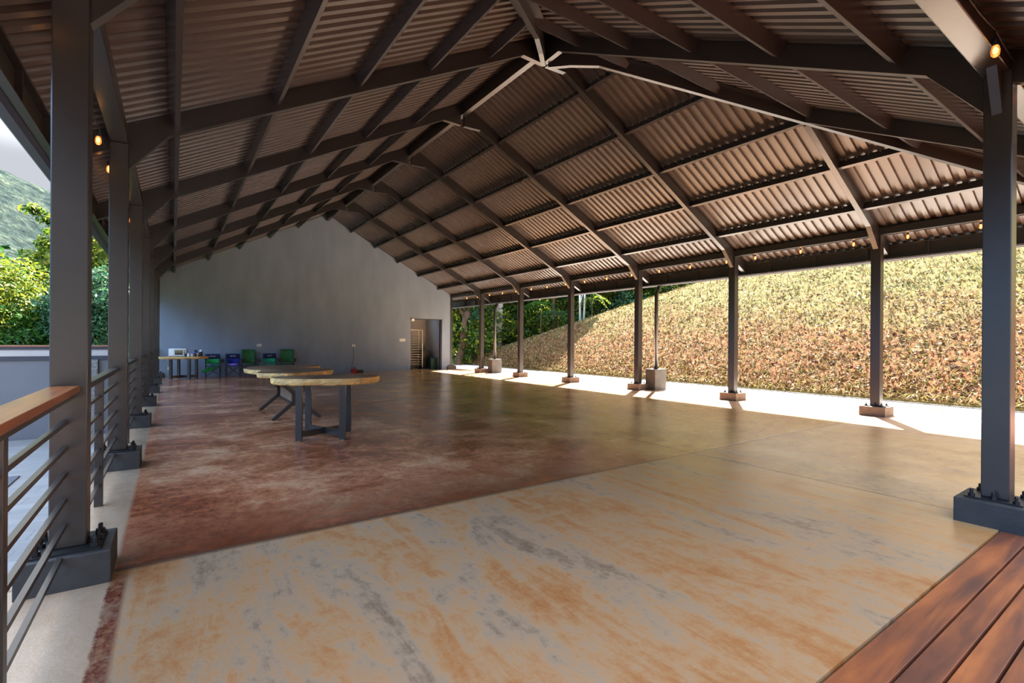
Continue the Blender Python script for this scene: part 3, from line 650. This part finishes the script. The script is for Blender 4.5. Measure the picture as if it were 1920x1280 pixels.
def table_top(parent, out, z0, z1, seed):
    rings, m = slab_mesh(out, z0, z1, seed); b = MB(); vs = [v for r in rings for v in r]; fs = []
    for i in range(len(rings)-1):
        for k in range(m): fs.append((i*m+k, i*m+(k+1) % m, (i+1)*m+(k+1) % m, (i+1)*m+k))
    b.add(vs, fs+[tuple(range(m-1, -1, -1))], 1); b.add(rings[-1], [tuple(range(m))], 0)
    return b.build('tabletop', [M['slabtop'], M['slabedge']], parent, fix=False)
def cross_base(t, h, a=.28):
    for k, (x, y) in enumerate(((-a, -a), (a, -a), (a, a), (-a, a))):
        l = MB().box(x-.0375, x+.0375, y-.0375, y+.0375, .012, h, bev=.003).build('leg', M['steel'], t)
        MB().lathe([(.02, 0), (.02, .008), (.008, .014)], (x, y, 0), 8).build('levelling_foot', M['rack'], l)
    MB().bar((-a, -a, .085), (a, a, .085), .04, .075).build('stretcher', M['steel'], t)
    MB().bar((-a, a, .085), (a, -a, .085), .04, .075).build('stretcher', M['steel'], t)
    MB().bar((-a, -a, h-.006), (a, a, h-.006), .06, .012).bar((-a, a, h-.006), (a, -a, h-.006), .06, .012).build('top_frame', M['steel'], t)
def near_table():
    c = Vector((1.648, 6.70)); rz = math.radians(-24); R = Matrix.Rotation(-rz, 2)
    t = thing('slab_table', 'nearest round slab table on a four legged black steel base', 'table', (c.x, c.y, 0), rz, 'live edge slab tables')
    cross_base(t, .70, .26)
    out = [(1.03, 6.97), (1.08, 6.72), (1.25, 6.52), (1.52, 6.40), (1.80, 6.30), (2.06, 6.33), (2.25, 6.47), (2.36, 6.66), (2.27, 6.93), (2.02, 7.10), (1.72, 7.17), (1.40, 7.2), (1.15, 7.13)]
    table_top(t, [tuple(R @ (Vector(p)-c)) for p in reversed(out)][::-1], .70, .785, 2)
near_table()
def spider_table():
    c = Vector((1.645, 9.16))
    t = thing('slab_table', 'long irregular slab table on splayed spider legs, behind the nearest table', 'table', (c.x, c.y, 0), 0, 'live edge slab tables')
    out = [(1.04, 8.14), (1.2, 7.94), (1.43, 7.84), (1.73, 7.99), (2.05, 8.27), (2.25, 8.62), (2.24, 9.03), (2.08, 9.32), (2.02, 9.6), (2.26, 9.80), (2.37, 10.2), (1.9, 10.43), (1.5, 10.44), (1.2, 10.2), (1.0, 9.58), (1.04, 9.15), (1.15, 8.76), (1.07, 8.42)]
    table_top(t, [tuple(Vector(p)-c) for p in out], .70, .775, 5)
    for yy in (8.48-c.y, 9.85-c.y):
        for sg in (-1, 1):
            x = sg*.045
            m = MB(); P = [(sg*.36, 0), (x, .27), (x, .41), (sg*.34, .70)]
            for a, b_ in zip(P[:-1], P[1:]): m.bar((a[0], yy, a[1]), (b_[0], yy, b_[1]), .075, .055, (sg, 0, .01))
            m.build('leg', M['steel'], t)
    MB().box(-.025, .025, 8.5-c.y, 9.83-c.y, .25, .42).build('stretcher', M['plank'], t)
    MB().box(-.05, .05, 8.44-c.y, 9.89-c.y, .22, .245).build('tie_bar', M['steel'], t)
    MB().box(-.38, .38, 8.45-c.y, 8.51-c.y, .69, .702).box(-.38, .38, 9.82-c.y, 9.88-c.y, .69, .702).build('top_frame', M['steel'], t)
spider_table()
def wall_table():
    c = Vector((.28, 18.85)); rz = math.radians(-24)
    t = thing('slab_table', 'slab table against the end wall holding the toaster oven', 'table', (c.x, c.y, 0), rz, 'live edge slab tables')
    cross_base(t, .645, .26); R = Matrix.Rotation(-rz, 2)
    out = [(-.65, .12), (-.6, -.2), (-.3, -.36), (.1, -.4), (.45, -.34), (.66, -.1), (.63, .2), (.4, .38), (0, .42), (-.4, .36)]
    table_top(t, [tuple(R @ Vector(p)) for p in out], .645, .72, 9)
wall_table()
def small_block(name, lab, cat, loc, parts, group=None, rz=0.):
    t = thing(name, lab, cat, loc, rz, group)
    for pn, mb, m, sm in parts: mb.build(pn, m, t, smooth=sm)
    return t
# things on the wall table
def oven():
    t = thing('toaster_oven', 'cream toaster oven with white side on the wall table', 'oven', (.20, 18.86, .72), math.radians(-14))
    MB().box(-.30, .17, -.14, .14, .012, .25, bev=.012).build('body', M['white'], t)
    MB().box(-.16, .175, -.147, -.139, .012, .248, bev=.003).build('front_panel', M['cream'], t)
    d = MB().box(-.13, .08, -.156, -.147, .06, .2, bev=.004).build('door', M['ovenglass'], t)
    MB().bar((-.11, -.163, .19), (.06, -.163, .19), .012, .012).build('handle', M['bronze'], d)
    MB().box(-.12, .07, -.158, -.1565, .13, .175).build('rack_glow', M['bronze'], d)
    for z in (.07, .13, .19): MB().tube([(.13, -.147, z), (.13, -.165, z)], .016, 10).build('knob', M['darkjar'], t)
    for x in (-.27, .14):
        for y in (-.11, .11): MB().lathe([(.015, 0), (.015, .014)], (x, y, 0), 8).build('foot', M['darkjar'], t)
oven()
def cup(loc, m, lab, r=.038, h=.1, grp='mugs and jars on the wall table'):
    t = thing('mug', lab, 'mug', loc, 0, grp)
    MB().lathe([(r*.85, 0), (r, .01), (r, h), (r-.005, h), (r-.006, .02), (.002, .015)], (0, 0, 0), 14).build('cup', m, t, smooth=False)
    MB().tube([(r-.003, 0, h*.8), (r+.022, 0, h*.74), (r+.026, 0, h*.45), (r-.003, 0, h*.25)], .006, 6).build('handle', m, t)
cup((.33, 18.62, .72), M['darkjar'], 'black mug in front of the oven, leftmost of the mugs')
cup((.40, 18.60, .72), M['white'], 'white mug right of the black mug by the oven', .04, .105)
cup((.49, 18.62, .72), M['white'], 'second white mug, shorter, in front of the purple lidded jar', .036, .09)
cup((.57, 18.66, .72), M['darkjar'], 'dark mug between the second and third white mugs', .034, .1)
cup((.635, 18.70, .72), M['white'], 'third white mug toward the right end of the wall table', .036, .105)
cup((.70, 18.70, .72), M['darkjar'], 'black mug farthest right on the wall table', .036, .1)
def jar(loc, body, lid, lab):
    t = thing('jar', lab, 'jar', loc, 0, 'lidded jars on the wall table')
    MB().lathe([(.045, 0), (.05, .01), (.05, .13), (.036, .15)], (0, 0, 0), 14).build('body', body, t)
    MB().lathe([(.04, .15), (.042, .155), (.042, .2), (.03, .21)], (0, 0, 0), 14).build('lid', lid, t)
jar((.60, 18.84, .72), M['purplelid'], M['darkjar'], 'purple jar with dark lid behind the mugs'); jar((.74, 18.84, .72), M['darkjar'], M['white'], 'dark jar with pale lid at right behind the mugs')
# ------------------------------------------------------------------ camp chairs
def camp_chair(loc, rz, lab, style, seat_m, back_m):
    t = thing('camp_chair', lab, 'chair', loc, rz, 'folding camp chairs along the end wall')
    w, d = .21, .2; r = .011; top = .93 if style == 'tall' else .78; sz = .42
    legs = [((-w, -d, 0), (-w, -d, .60)), ((w, -d, 0), (w, -d, .60)), ((-w, d, 0), (-w, d+.05, top)), ((w, d, 0), (w, d+.05, top))]
    for a, b_ in legs: MB().tube([a, b_], r, 8).build('leg', M['black'], t)
    for a, b_ in (((-w, -d, .03), (w, -d, sz-.02)), ((w, -d, .03), (-w, -d, sz-.02)), ((-w, d, .03), (w, d, sz-.02)), ((w, d, .03), (-w, d, sz-.02)),
                  ((-w, -d, .03), (-w, d, sz-.02)), ((w, -d, .03), (w, d, sz-.02))):
        MB().tube([a, b_], .008, 6).build('cross_brace', M['black'], t)
    def sheet_(p, name, m, th=.012):
        n = len(p); k = len(p[0]); b = MB(); vs = [Vector(q) for row in p for q in row]; fs = [(i*k+j, i*k+j+1, (i+1)*k+j+1, (i+1)*k+j) for i in range(n-1) for j in range(k-1)]
        b.add(vs, fs); o = b.build(name, m, t, smooth=True, fix=False); mod = o.modifiers.new('thick', 'SOLIDIFY'); mod.thickness = th; return o
    rnd = random.Random(int(loc[0]*100))
    sheet_([[(-w+2*w*j/6, -d+2*d*i/4, sz-.05*math.sin(math.pi*j/6)*(.6+.4*math.sin(math.pi*i/4))+.0) for j in range(7)] for i in range(5)], 'seat', seat_m)
    def backrow(z0, z1, m, name, bow, nz=5, shrink=0., wr=0.):
        sheet_([[((-w+2*w*j/8)*(1-shrink*math.sin(math.pi*i/(nz-1))), d-.01+.05*(z0+(z1-z0)*i/(nz-1))/top+bow*math.sin(math.pi*j/8)+wr*rnd.uniform(-1, 1), z0+(z1-z0)*i/(nz-1)) for j in range(9)] for i in range(nz)], name, m)
    if style == 'tall': backrow(sz+.02, top, back_m, 'backrest', .05, 8, .03, .008)
    else:
        backrow(top-.17, top, M['navy'], 'head_band', .02)
        backrow(sz+.03, top-.175, back_m, 'backrest', .03, 5, .09)
        lg = MB(); yy = d+.012
        lg.add([(-.085, yy-.012, .69), (-.06, yy-.012, .72), (-.045, yy-.012, .703), (-.035, yy-.012, .711), (-.018, yy-.012, .69)], [(0, 1, 2, 3, 4)])
        for i in range(5): lg.box(-.01+.019*i, .003+.019*i, yy-.014, yy-.011, .69, .69+(.02 if i % 2 else .016))
        lg.build('logo', M['white'], t)
    for sg in (-1, 1):
        a = MB(); x = sg*w; a.box(x-.028, x+.028, -d-.02, d+.02, .595, .612, bev=.005); a.build('armrest', M['navy'] if style != 'tall' else M['black'], t)
    MB().lathe([(.035, .49), (.042, .595), (.038, .595), (.032, .5)], (w+.05, -d+.09, 0), 12).build('cup_holder', M['black'], t)
    return t
CY = 19.28
camp_chair((1.105, CY, 0), 0, 'camp chair with navy band and bright green seat, right beside the wall table', 'short', M['green'], M['green'])
camp_chair((1.70, CY, 0), 0, 'camp chair with navy band and blue backrest', 'short', M['blue'], M['blue'])
camp_chair((2.22, CY+.03, 0), math.radians(8), 'tall backed deep green camp chair between the blue and teal chairs', 'tall', M['deepgreen'], M['deepgreen'])
camp_chair((2.86, CY, 0), 0, 'camp chair with navy band and teal green backrest', 'short', M['teal'], M['teal'])
camp_chair((3.42, CY+.03, 0), math.radians(-8), 'tall backed deep green camp chair, rightmost of the row of five', 'tall', M['deepgreen'], M['deepgreen'])
def cloth_lump(loc, m, lab, sx, sy, sz):
    rnd = random.Random(int(loc[0]*77)); b = MB(); n = 14; vs = []; rows = 5
    for i in range(rows):
        f = i/(rows-1)
        for k in range(n):
            a = 2*math.pi*k/n; q = (1-f*f*.85)*(1+rnd.uniform(-.18, .18)); vs.append((math.cos(a)*sx*q, math.sin(a)*sy*q, sz*f*(1+rnd.uniform(-.2, .2))))
    fs = [(i*n+k, i*n+(k+1) % n, (i+1)*n+(k+1) % n, (i+1)*n+k) for i in range(rows-1) for k in range(n)]+[tuple(range(n-1, -1, -1)), tuple((rows-1)*n+k for k in range(n))]
    b.add(vs, fs); o = b.build('folded_cloth', m, smooth=True, loc=loc); return tag(o, lab, 'cloth', 'cloths left on chair seats')
cloth_lump((1.12, CY-.08, .395), M['skyblue'], 'light blue cloth bundle on the green chair seat', .12, .09, .075)
cloth_lump((1.70, CY-.08, .395), M['purple'], 'lilac cloth bundle on the blue chair seat', .15, .1, .07)
def carry_bag():
    t = thing('carry_bag', 'bright green carry bag hanging under and beside the green chair', 'bag', (.98, CY-.24, 0))
    A, B = Vector((-.20, 0, .20)), Vector((.20, .03, .34))
    MB().tube([A, A.lerp(B, .1), A.lerp(B, .3), A.lerp(B, .7), B], [.02, .05, .06, .055, .015], 10).build('bag_body', M['green'], t, smooth=True)
    MB().tube([(-.05, -.06, .29), (.02, -.07, .38), (.10, -.05, .40), (.16, -.05, .35)], .008, 6).build('strap', M['navy'], t)
carry_bag()
# ------------------------------------------------------------------ wall fittings
def plate(x, z, w, h, lab, name='wall_outlet', slots=2):
    t = thing(name, lab, 'outlet' if name == 'wall_outlet' else 'switch', (x, YW, z), 0)
    MB().box(-w/2, w/2, -.012, 0, -h/2, h/2, bev=.003).build('cover_plate', M['white'], t)
    for i in range(slots):
        cx = -w/2+w*(i+.5)/slots; MB().box(cx-w/slots*.28, cx+w/slots*.28, -.017, -.012, -h*.28, h*.28).build('socket_face' if name == 'wall_outlet' else 'rocker', M['cream'], t)
plate(2.547, 1.074, .155, .10, 'white double outlet on the end wall above the teal chair'); plate(5.93, 1.06, .13, .10, 'white outlet on the end wall with a black cord hanging from it'); plate(-.09, .31, .12, .085, 'low white outlet on the end wall left of the wall table leg')
plate(7.98, 1.30, .26, .115, 'pale triple light switch on the end wall left of the doorway', 'wall_switch', 3)
def cord():
    t = thing('power_cord', 'thin black cord dropping from the outlet to the red box', 'cord', (5.93, YW-.03, 0))
    MB().tube([(-.02, 0, 1.05), (-.03, -.02, .9), (-.02, -.01, .6), (-.06, -.015, .3), (-.13, -.04, .05), (-.14, -.1, .016), (-.12, -.16, .016)], .007, 6).build('cable', M['cable'], t)
cord()
def red_box():
    t = thing('red_charger', 'small red box with dark handle on the floor by the end wall', 'charger', (5.86, YW-.30, 0))
    MB().box(-.10, .10, -.09, .09, 0, .15, bev=.02).build('body', M['red'], t)
    MB().tube([(-.06, 0, .15), (-.05, 0, .2), (.05, 0, .2), (.06, 0, .15)], .012, 8).build('handle', M['black'], t)
    MB().box(.12, .36, -.07, .07, 0, .10, bev=.02).build('battery_case', M['black'], t)
red_box()
def flood():
    t = thing('wall_lamp', 'small white lamp fixed at the top left corner of the doorway', 'lamp', (8.45, YW-.002, 2.15))
    MB().box(-.09, .05, -.07, 0, -.04, .07, bev=.008).build('housing', M['white'], t); MB().box(-.03, .03, 0, .06, 0, .03).build('bracket', M['cream'], t)
flood()
def shelf_rack():
    t = thing('tray_rack', 'tall wire tray rack standing in the dim room behind the doorway', 'rack', (8.92, 20.62, 0))
    for x in (-.3, .3):
        for y in (-.2, .2): MB().bar((x, y, .08), (x, y, 1.76), .028, .028).build('upright', M['rack'], t)
    MB().bar((-.3, -.2, 1.76), (.3, -.2, 1.76), .028, .028).bar((-.3, .2, 1.76), (.3, .2, 1.76), .028, .028).bar((-.3, -.2, 1.76), (-.3, .2, 1.76), .028, .028).bar((.3, -.2, 1.76), (.3, .2, 1.76), .028, .028).build('top_frame', M['rack'], t)
    for i in range(14):
        z = .22+i*.11
        MB().bar((-.29, -.2, z), (.29, -.2, z), .008, .008).bar((-.29, .2, z), (.29, .2, z), .008, .008).bar((-.29, -.2, z), (-.29, .2, z), .008, .01).bar((.29, -.2, z), (.29, .2, z), .008, .01).build('tray_runner', M['rack'], t)
    for x in (-.3, .3):
        for y in (-.2, .2): MB().lathe([(.012, .08), (.03, .06), (.036, .03), (.02, 0)], (x, y, 0), 8).build('caster', M['black'], t)
shelf_rack()
def bin_(loc, m, lid, lab, w, d, h, name='bin', lidname='lid'):
    t = thing(name, lab, 'bin', loc, 0)
    A = [Vector((-w*.42, -d*.42, .03)), Vector((w*.42, -d*.42, .03)), Vector((w*.42, d*.42, .03)), Vector((-w*.42, d*.42, .03))]
    B = [Vector((-w/2, -d/2, h*.9)), Vector((w/2, -d/2, h*.9)), Vector((w/2, d/2, h*.9)), Vector((-w/2, d/2, h*.9))]
    MB().loft(A, B).build('body', m, t); MB().box(-w*.53, w*.53, -d*.55, d*.53, h*.9, h, bev=.015).build(lidname, lid, t)
    for x in (-w*.36, w*.36): MB().tube([(x-.025, d*.36, .055), (x+.025, d*.36, .055)], .055, 10).build('wheel', M['black'], t)
    MB().tube([(-w*.35, d*.5, h*.86), (-w*.35, d*.62, h*.88), (w*.35, d*.62, h*.88), (w*.35, d*.5, h*.86)], .012, 6).build('handle', M['black'], t)
    return t
bin_((9.47, 20.75, 0), M['black'], M['black'], 'tall black bin in the room between the rack and the green crate', .42, .42, .86)
bin_((10.66, 21.95, 0), M['bingreen'], M['red'], 'green wheeled bin with red lid outside the end wall corner', .30, .34, 1.02, 'wheeled_bin')
def crate():
    t = thing('green_crate', 'dark green ribbed tub just inside the doorway at right', 'tub', (9.67, 20.28, 0))
    MB().box(-.16, .16, -.15, .15, 0, .48, bev=.01).build('body', M['bindark'], t)
    for i in range(5): MB().box(-.14+.06*i, -.12+.06*i, -.158, -.15, .03, .44).build('rib', M['bindark'], t)
    MB().box(-.17, .17, -.16, .16, .48, .505, bev=.008).build('rim', M['bindark'], t)
crate()
# ------------------------------------------------------------------ low wall across the terrace
def parapet():
    y = 9.35; x0, x1 = -16, -.70
    MBs = (('wall_parapet', MB().box(x0, x1, y, y+.2, -.3, .97), 'parapet'), ('trim_3', MB().box(x0, x1+.02, y-.015, y+.21, .965, 1.022), 'coping'), ('trim_4', MB().box(x0, x1, y-.01, y+.2, 1.022, 1.112), 'whiteband'),
           ('trim_5', MB().box(x0, x1+.02, y-.02, y+.22, 1.112, 1.152), 'coping'), ('trim_6', MB().box(x0, x1+.03, y-.03, y+.24, 1.152, 1.172), 'capwood'), ('trim_7', MB().box(-1.02, -.905, y-.05, y+.02, -.12, .965), 'speckle'))
    for n, m, k in MBs: tag(m.build(n, M[k]), kind='structure')
parapet()
# ------------------------------------------------------------------ trees
def crown_mesh(name, blobs, n, leaf, m, seed, droop=0.2, fill=.45):
    rng = np.random.default_rng(seed); blobs = np.array(blobs, float); vol = (blobs[:, 3:6].prod(1))**.6; cnt = rng.multinomial(n, vol/vol.sum()); Ps, Os = [], []
    for (cx, cy, cz, rx, ry, rz), c in zip(blobs, cnt):
        d = unit(rng.normal(size=(c, 3))); r = 1-rng.random((c, 1))**1.6*fill
        lump = 1+.16*np.sin(d[:, :1]*7+cx*3)*np.cos(d[:, 1:2]*6+cy)+.12*np.sin(d[:, 2:]*9)
        Ps.append(np.array([cx, cy, cz])+d*r*lump*np.array([rx, ry, rz])); Os.append(d)
    P = np.concatenate(Ps); O = np.concatenate(Os); n = len(P)
    nrm = unit(O*.7+rng.normal(size=(n, 3))*.6+[0, 0, .35]); A = np.cross(nrm, rng.normal(size=(n, 3))); A = unit(unit(A)+[0, 0, -droop]); B = unit(np.cross(nrm, A))
    s = leaf*(.6+.8*rng.random((n, 1)))
    return quads(P, A*s, B*s*.42, name, m)
def tree(name, lab, loc, blobs, n, leaf, m, seed, trunk=None, tm='bark', group=None, rz=0., droop=.2, fill=.45):
    t = thing(name, lab, 'tree' if 'shrub' not in name else 'shrub', loc, rz, group)
    o = bpy.data.objects.new('foliage', crown_mesh('foliage', blobs, n, leaf, M[m], seed, droop, fill)); COL.objects.link(o); o.parent = t
    if trunk:
        for i, (path, r) in enumerate(trunk): MB().tube(path, r, 10).build('trunk' if i == 0 else 'branch', M[tm], t, smooth=True)
    return t
def gz(x, y): return float(hill_h(np.array(x), np.array(y))) if x > 13.1 else -.33
# shrubs and trees beyond the low wall at left
LB = 'greenery beyond the low wall'
tree('shrub', 'sunlit yellow green bushy tree at the far left beyond the low wall', (-5.3, 22.6, -.3), [(0, 0, 1.8, 2.0, 1.6, 2.0), (-.6, .2, 3.5, 1.6, 1.5, 1.3), (.9, .1, 2.9, 1.2, 1.2, 1.2), (-2.1, .3, 3.0, 1.6, 1.3, 1.8)], 21000, .075, 'leaf_sun', 21, [([(0, 0, 0), (.05, 0, 1.2), (-.1, .1, 3.6)], [.12, .09, .04])], group=LB)
tree('shrub', 'mid green shrub filling the lower left above the low wall', (-4.1, 22.0, -.3), [(0, 0, 1.3, 1.4, 1.0, 1.2), (-1.7, .2, 1.1, 1.4, 1.0, 1.1), (.8, .1, 1.6, .8, .8, 1.0)], 14000, .075, 'leaf_green', 22, [([(0, 0, 0), (0, 0, 1.6)], [.06, .02])], group=LB)
tree('shrub', 'bluish green shrub seen between the two nearest left columns', (-2.2, 21.4, -.3), [(0, 0, 1.5, 1.1, 1.1, 1.4), (.3, .1, 2.7, 1.0, 1.0, 1.2), (-.5, .2, 2.4, .9, .9, 1.2)], 14000, .078, 'leaf_bluegreen', 23, [([(0, 0, 0), (.05, 0, 2.4)], [.07, .02])], group=LB)
tree('leafy_tree', 'tall green tree rising to the eave between the left columns', (-2.6, 26.5, -.3), [(0, 0, 2.6, 1.9, 1.6, 2.4), (.4, 0, 5.2, 1.8, 1.6, 1.7), (-1.0, .3, 4.4, 1.3, 1.3, 1.4)], 12000, .13, 'leaf_sun', 24, [([(0, 0, 0), (0, 0, 2.6), (.2, 0, 5.2)], [.14, .12, .05])], group=LB)
tree('leafy_tree', 'dark green tree behind the sunlit bush at far left', (-8.2, 28.5, -.3), [(0, 0, 2.6, 2.8, 2.0, 2.8), (2.4, .2, 2.4, 2.0, 1.8, 2.5), (-2.4, 0, 3.4, 2.0, 1.8, 2.3)], 11000, .15, 'leaf_green', 25, [([(0, 0, 0), (.1, 0, 3.6)], [.16, .07])], group=LB)
tree('leafy_tree', 'slim branch of small leaves hanging high against the mountain', (-5.3, 29.0, -.3), [(1.35, 0, 6.35, .6, .5, .3), (.85, .1, 6.8, .5, .4, .26), (.3, 0, 7.1, .4, .4, .2), (1.5, 0, 5.9, .4, .4, .26)], 900, .11, 'leaf_dark', 26, [([(2.6, 0, 0), (2.5, 0, 3.4), (1.7, 0, 6.1), (.3, 0, 7.1)], [.09, .07, .035, .01])], group=LB, fill=.9)
# jungle beyond the hill
RB = 'jungle trees beyond the pavilion'
JT = [(29.2, 27.5, 'leaf_dark', 5.5, 'dark leafy tree at the corner of the end wall beside the wheeled bin'), (32.0, 31.0, 'leaf_green', 7, 'broad green tree behind the gnarled trunk'), (34.6, 30.0, 'leaf_dark', 6, 'dense dark tree behind the far drain pedestal'),
      (37.5, 31.5, 'leaf_dark', 7, 'shadowy tree between the fifth and sixth right columns'), (40.3, 32.5, 'leaf_green', 7.5, 'green tree with broad shade left of the fourth right column'), (43.2, 33.0, 'leaf_dark', 8, 'dark tree at the top of the slope behind the white trunks'),
      (46.3, 33.5, 'leaf_bluegreen', 8, 'blue green tree right of the white trunks'), (49.8, 34.5, 'leaf_dark', 8.5, 'dark tree over the crest behind the third right column'), (53.6, 35.5, 'leaf_dark', 9, 'black shaded tree row end above the hill crest'), (57.5, 37.0, 'leaf_green', 9, 'tree top just above the hill crest, right of the drain pipe')]
rndj = random.Random(5)
for i, (az, r, m, h, lab) in enumerate(JT):
    x, y = r*math.sin(math.radians(az)), r*math.cos(math.radians(az)); z = gz(x, y)
    bl = [(0, 0, 1.0, 1.7, 1.5, 1.3)]
    for k in range(9): bl.append((rndj.uniform(-1.7, 1.7), rndj.uniform(-1.2, 1.2), rndj.uniform(1.2, h-1), rndj.uniform(.8, 1.4), rndj.uniform(.8, 1.3), rndj.uniform(.6, 1.1)))
    bl += [(rndj.uniform(-1, 1), 0, h-.8, 1.8, 1.6, 1.0)]
    tree('jungle_tree', lab, (x, y, z-.1), bl, 9500, .115, m, 40+i, [([(0, 1.5, 0), (.1, 1.4, h*.5), (0, 1.0, h*.9)], [.14, .1, .04])], group=RB, rz=math.radians(-az))
for i, (az, r, sc, lab) in enumerate(((30.5, 36, 6, 'tall dark tree at the back, over the wheeled bin'), (34, 38, 7, 'tall dark tree at the back, over the far drain pedestal'), (38.5, 40, 8, 'tall dark tree at the back, left of centre of the right view'), (43.5, 41, 9, 'tall dark tree at the back, over the white trunks'), (48.5, 42, 10, 'tall dark tree at the back, over the hill crest'), (54, 44, 11, 'tall dark tree at the back, far right over the crest'))):
    x, y = r*math.sin(math.radians(az)), r*math.cos(math.radians(az)); z = gz(x, y)
    tree('jungle_tree', lab, (x, y, z-.1), [(0, 0, sc*.3, 3, 2, sc*.32), (-1.5, 0, sc*.65, 2.2, 2, sc*.3), (1.6, 0, sc*.7, 2.2, 2, sc*.3), (0, 0, sc*.95, 2.4, 2, sc*.25)], 7000, .2, 'leaf_dark', 70+i, [([(0, 0, 0), (0, 0, sc*.9)], [.25, .1])], group=RB, rz=math.radians(-az))
# shade trees up the hill, off to the right behind the roof
for i, (x, y, lab) in enumerate(((21.5, 23.8, 'tree casting shade on the left of the hill, trunk hidden by the eave'), (25.5, 24.5, 'second shade tree farther along the crest, hidden by the eave'), (18.6, 26.2, 'shade tree nearest the far end of the apron, crown above the eave'), (18.8, 22.9, 'shade tree over the far drain pedestal, crown above the eave'))):
    z = gz(x, y)
    tree('shade_tree', lab, (x, y, z-.1), [(0, 0, 6.2, 2.2, 2.2, 1.3), (-1.4, .6, 6.8, 1.8, 1.8, 1.2), (1.5, -.4, 7.0, 1.9, 1.9, 1.2)], 4200, .2, 'leaf_dark', 90+i, [([(0, 0, 0), (.1, 0, 3), (0, 0, 6.5)], [.11, .09, .05])], group=RB)
# the named trunks
def trunkpt(u_az, r): return r*math.sin(math.radians(u_az)), r*math.cos(math.radians(u_az))
x, y = trunkpt(28.3, 26.3)
tree('gnarled_tree', 'gnarled brown trunk leaning right beside the wheeled bin', (x, y, gz(x, y)-.1), [(.5, 0, 4.0, .8, .7, .5), (-.4, 0, 4.3, .9, .7, .5), (.9, .2, 3.2, .45, .4, .4), (-.35, -.1, 2.2, .25, .25, .5)], 2200, .1, 'leaf_bluegreen', 101,
     [([(0, 0, 0), (.08, 0, .7), (.26, 0, 1.4), (.34, 0, 2.1), (.36, 0, 2.7), (.52, 0, 3.3)], [.25, .19, .19, .21, .15, .20]), ([(.42, 0, 2.9), (.1, .1, 3.5), (-.4, .2, 4.2)], [.12, .08, .04]), ([(.5, 0, 3.2), (.7, .1, 3.8), (.8, .1, 4.6)], [.14, .1, .05])], 'bark', RB, math.radians(-28))
x, y = trunkpt(33.2, 29.0)
tree('pale_trunk_tree', 'straight pale grey trunk rising behind the far downpipe', (x, y, gz(x, y)-.1), [(0, 0, 7, 1.5, 1.4, .8)], 1200, .14, 'leaf_lime', 102, [([(-.02, 0, 0), (0, 0, 2), (.1, 0, 4.5), (.2, 0, 7)], [.2, .18, .2, .12])], 'palebark', RB)
x, y = trunkpt(42.6, 27.5)
tree('white_trunk_tree', 'twin slender white trunks standing on the slope crest', (x, y, gz(x, y)-.1), [(0, 0, 4.6, 1.2, 1, .6), (.9, 0, 4.2, .7, .6, .5)], 1500, .13, 'leaf_bluegreen', 103, [([(0, 0, 0), (-.03, 0, 1.6), (-.06, 0, 4.5)], [.06, .055, .04]), ([(.18, .05, 0), (.24, .05, 1.6), (.22, .05, 4.4)], [.06, .05, .04]), ([(-.02, 0, 1.2), (.16, .03, 2.0), (.22, .05, 2.6)], [.03, .03, .02])], 'whitebark', RB, math.radians(-42))
x, y = trunkpt(35.4, 28.3)
tree('lime_tree', 'bright lime green leaves lit by sun between far columns', (x, y, gz(x, y)-.1), [(0, 0, 3.55, .75, .6, .45), (.5, 0, 3.9, .5, .5, .35), (-.3, 0, 3.1, .5, .4, .25), (.9, 0, 3.1, .4, .4, .3)], 2000, .1, 'leaf_lime', 104, [([(0, .2, 0), (0, .2, 3.4)], [.07, .04])], group=RB, rz=math.radians(-35))
def fronds(loc, lab, seed, n=14, L=1.1, m='leaf_bluegreen', h=2.3):
    """arching feathery fronds on a slim stem"""
    rng = np.random.default_rng(seed); Ps, As, Bs = [], [], []
    for i in range(n):
        a = 2*math.pi*i/n+rng.uniform(-.2, .2); up = rng.uniform(.2, .9)
        for k in range(16):
            s = (k+1)/16; c = np.array([math.cos(a)*L*s, math.sin(a)*L*s, h+up*s-1.25*s*s*L*.7]); d = unit(np.array([math.cos(a), math.sin(a), up-2.5*s*L*.7]))
            side = np.array([-math.sin(a), math.cos(a), -.25])
            for sg in (-1, 1):
                ln = .26*(1-.6*s)*(.8+.4*rng.random()); A = unit(side*sg+d*.5)*ln*.5; Ps.append(c+A); As.append(A); Bs.append(unit(np.cross(A, [0, 0, 1]))*.022)
    t = thing('fern_tree', lab, 'tree', loc, 0, RB)
    o = bpy.data.objects.new('fronds', quads(np.array(Ps), np.array(As), np.array(Bs), 'fronds', M[m])); COL.objects.link(o); o.parent = t
    MB().tube([(0, 0, 0), (.03, 0, h*.5), (0, 0, h)], [.035, .03, .02], 8).build('trunk', M['bark'], t)
for i, (az, r, h, L, m, lab) in enumerate(((38.0, 27.5, 1.9, 1.5, 'leaf_green', 'feathery fern tree left of the fourth right column'), (40.0, 28.0, 1.2, 1.2, 'leaf_bluegreen', 'lower fern tree hanging over the slope edge'), (43.9, 27.0, 1.2, 1.0, 'leaf_dark', 'fern tree right of the white trunks'), (31.0, 27.0, 1.4, .9, 'leaf_bluegreen', 'small fern beside the gnarled trunk'))):
    x, y = trunkpt(az, r); fronds((x, y, gz(x, y)-.1), lab, 200+i, 16, L, m, h)
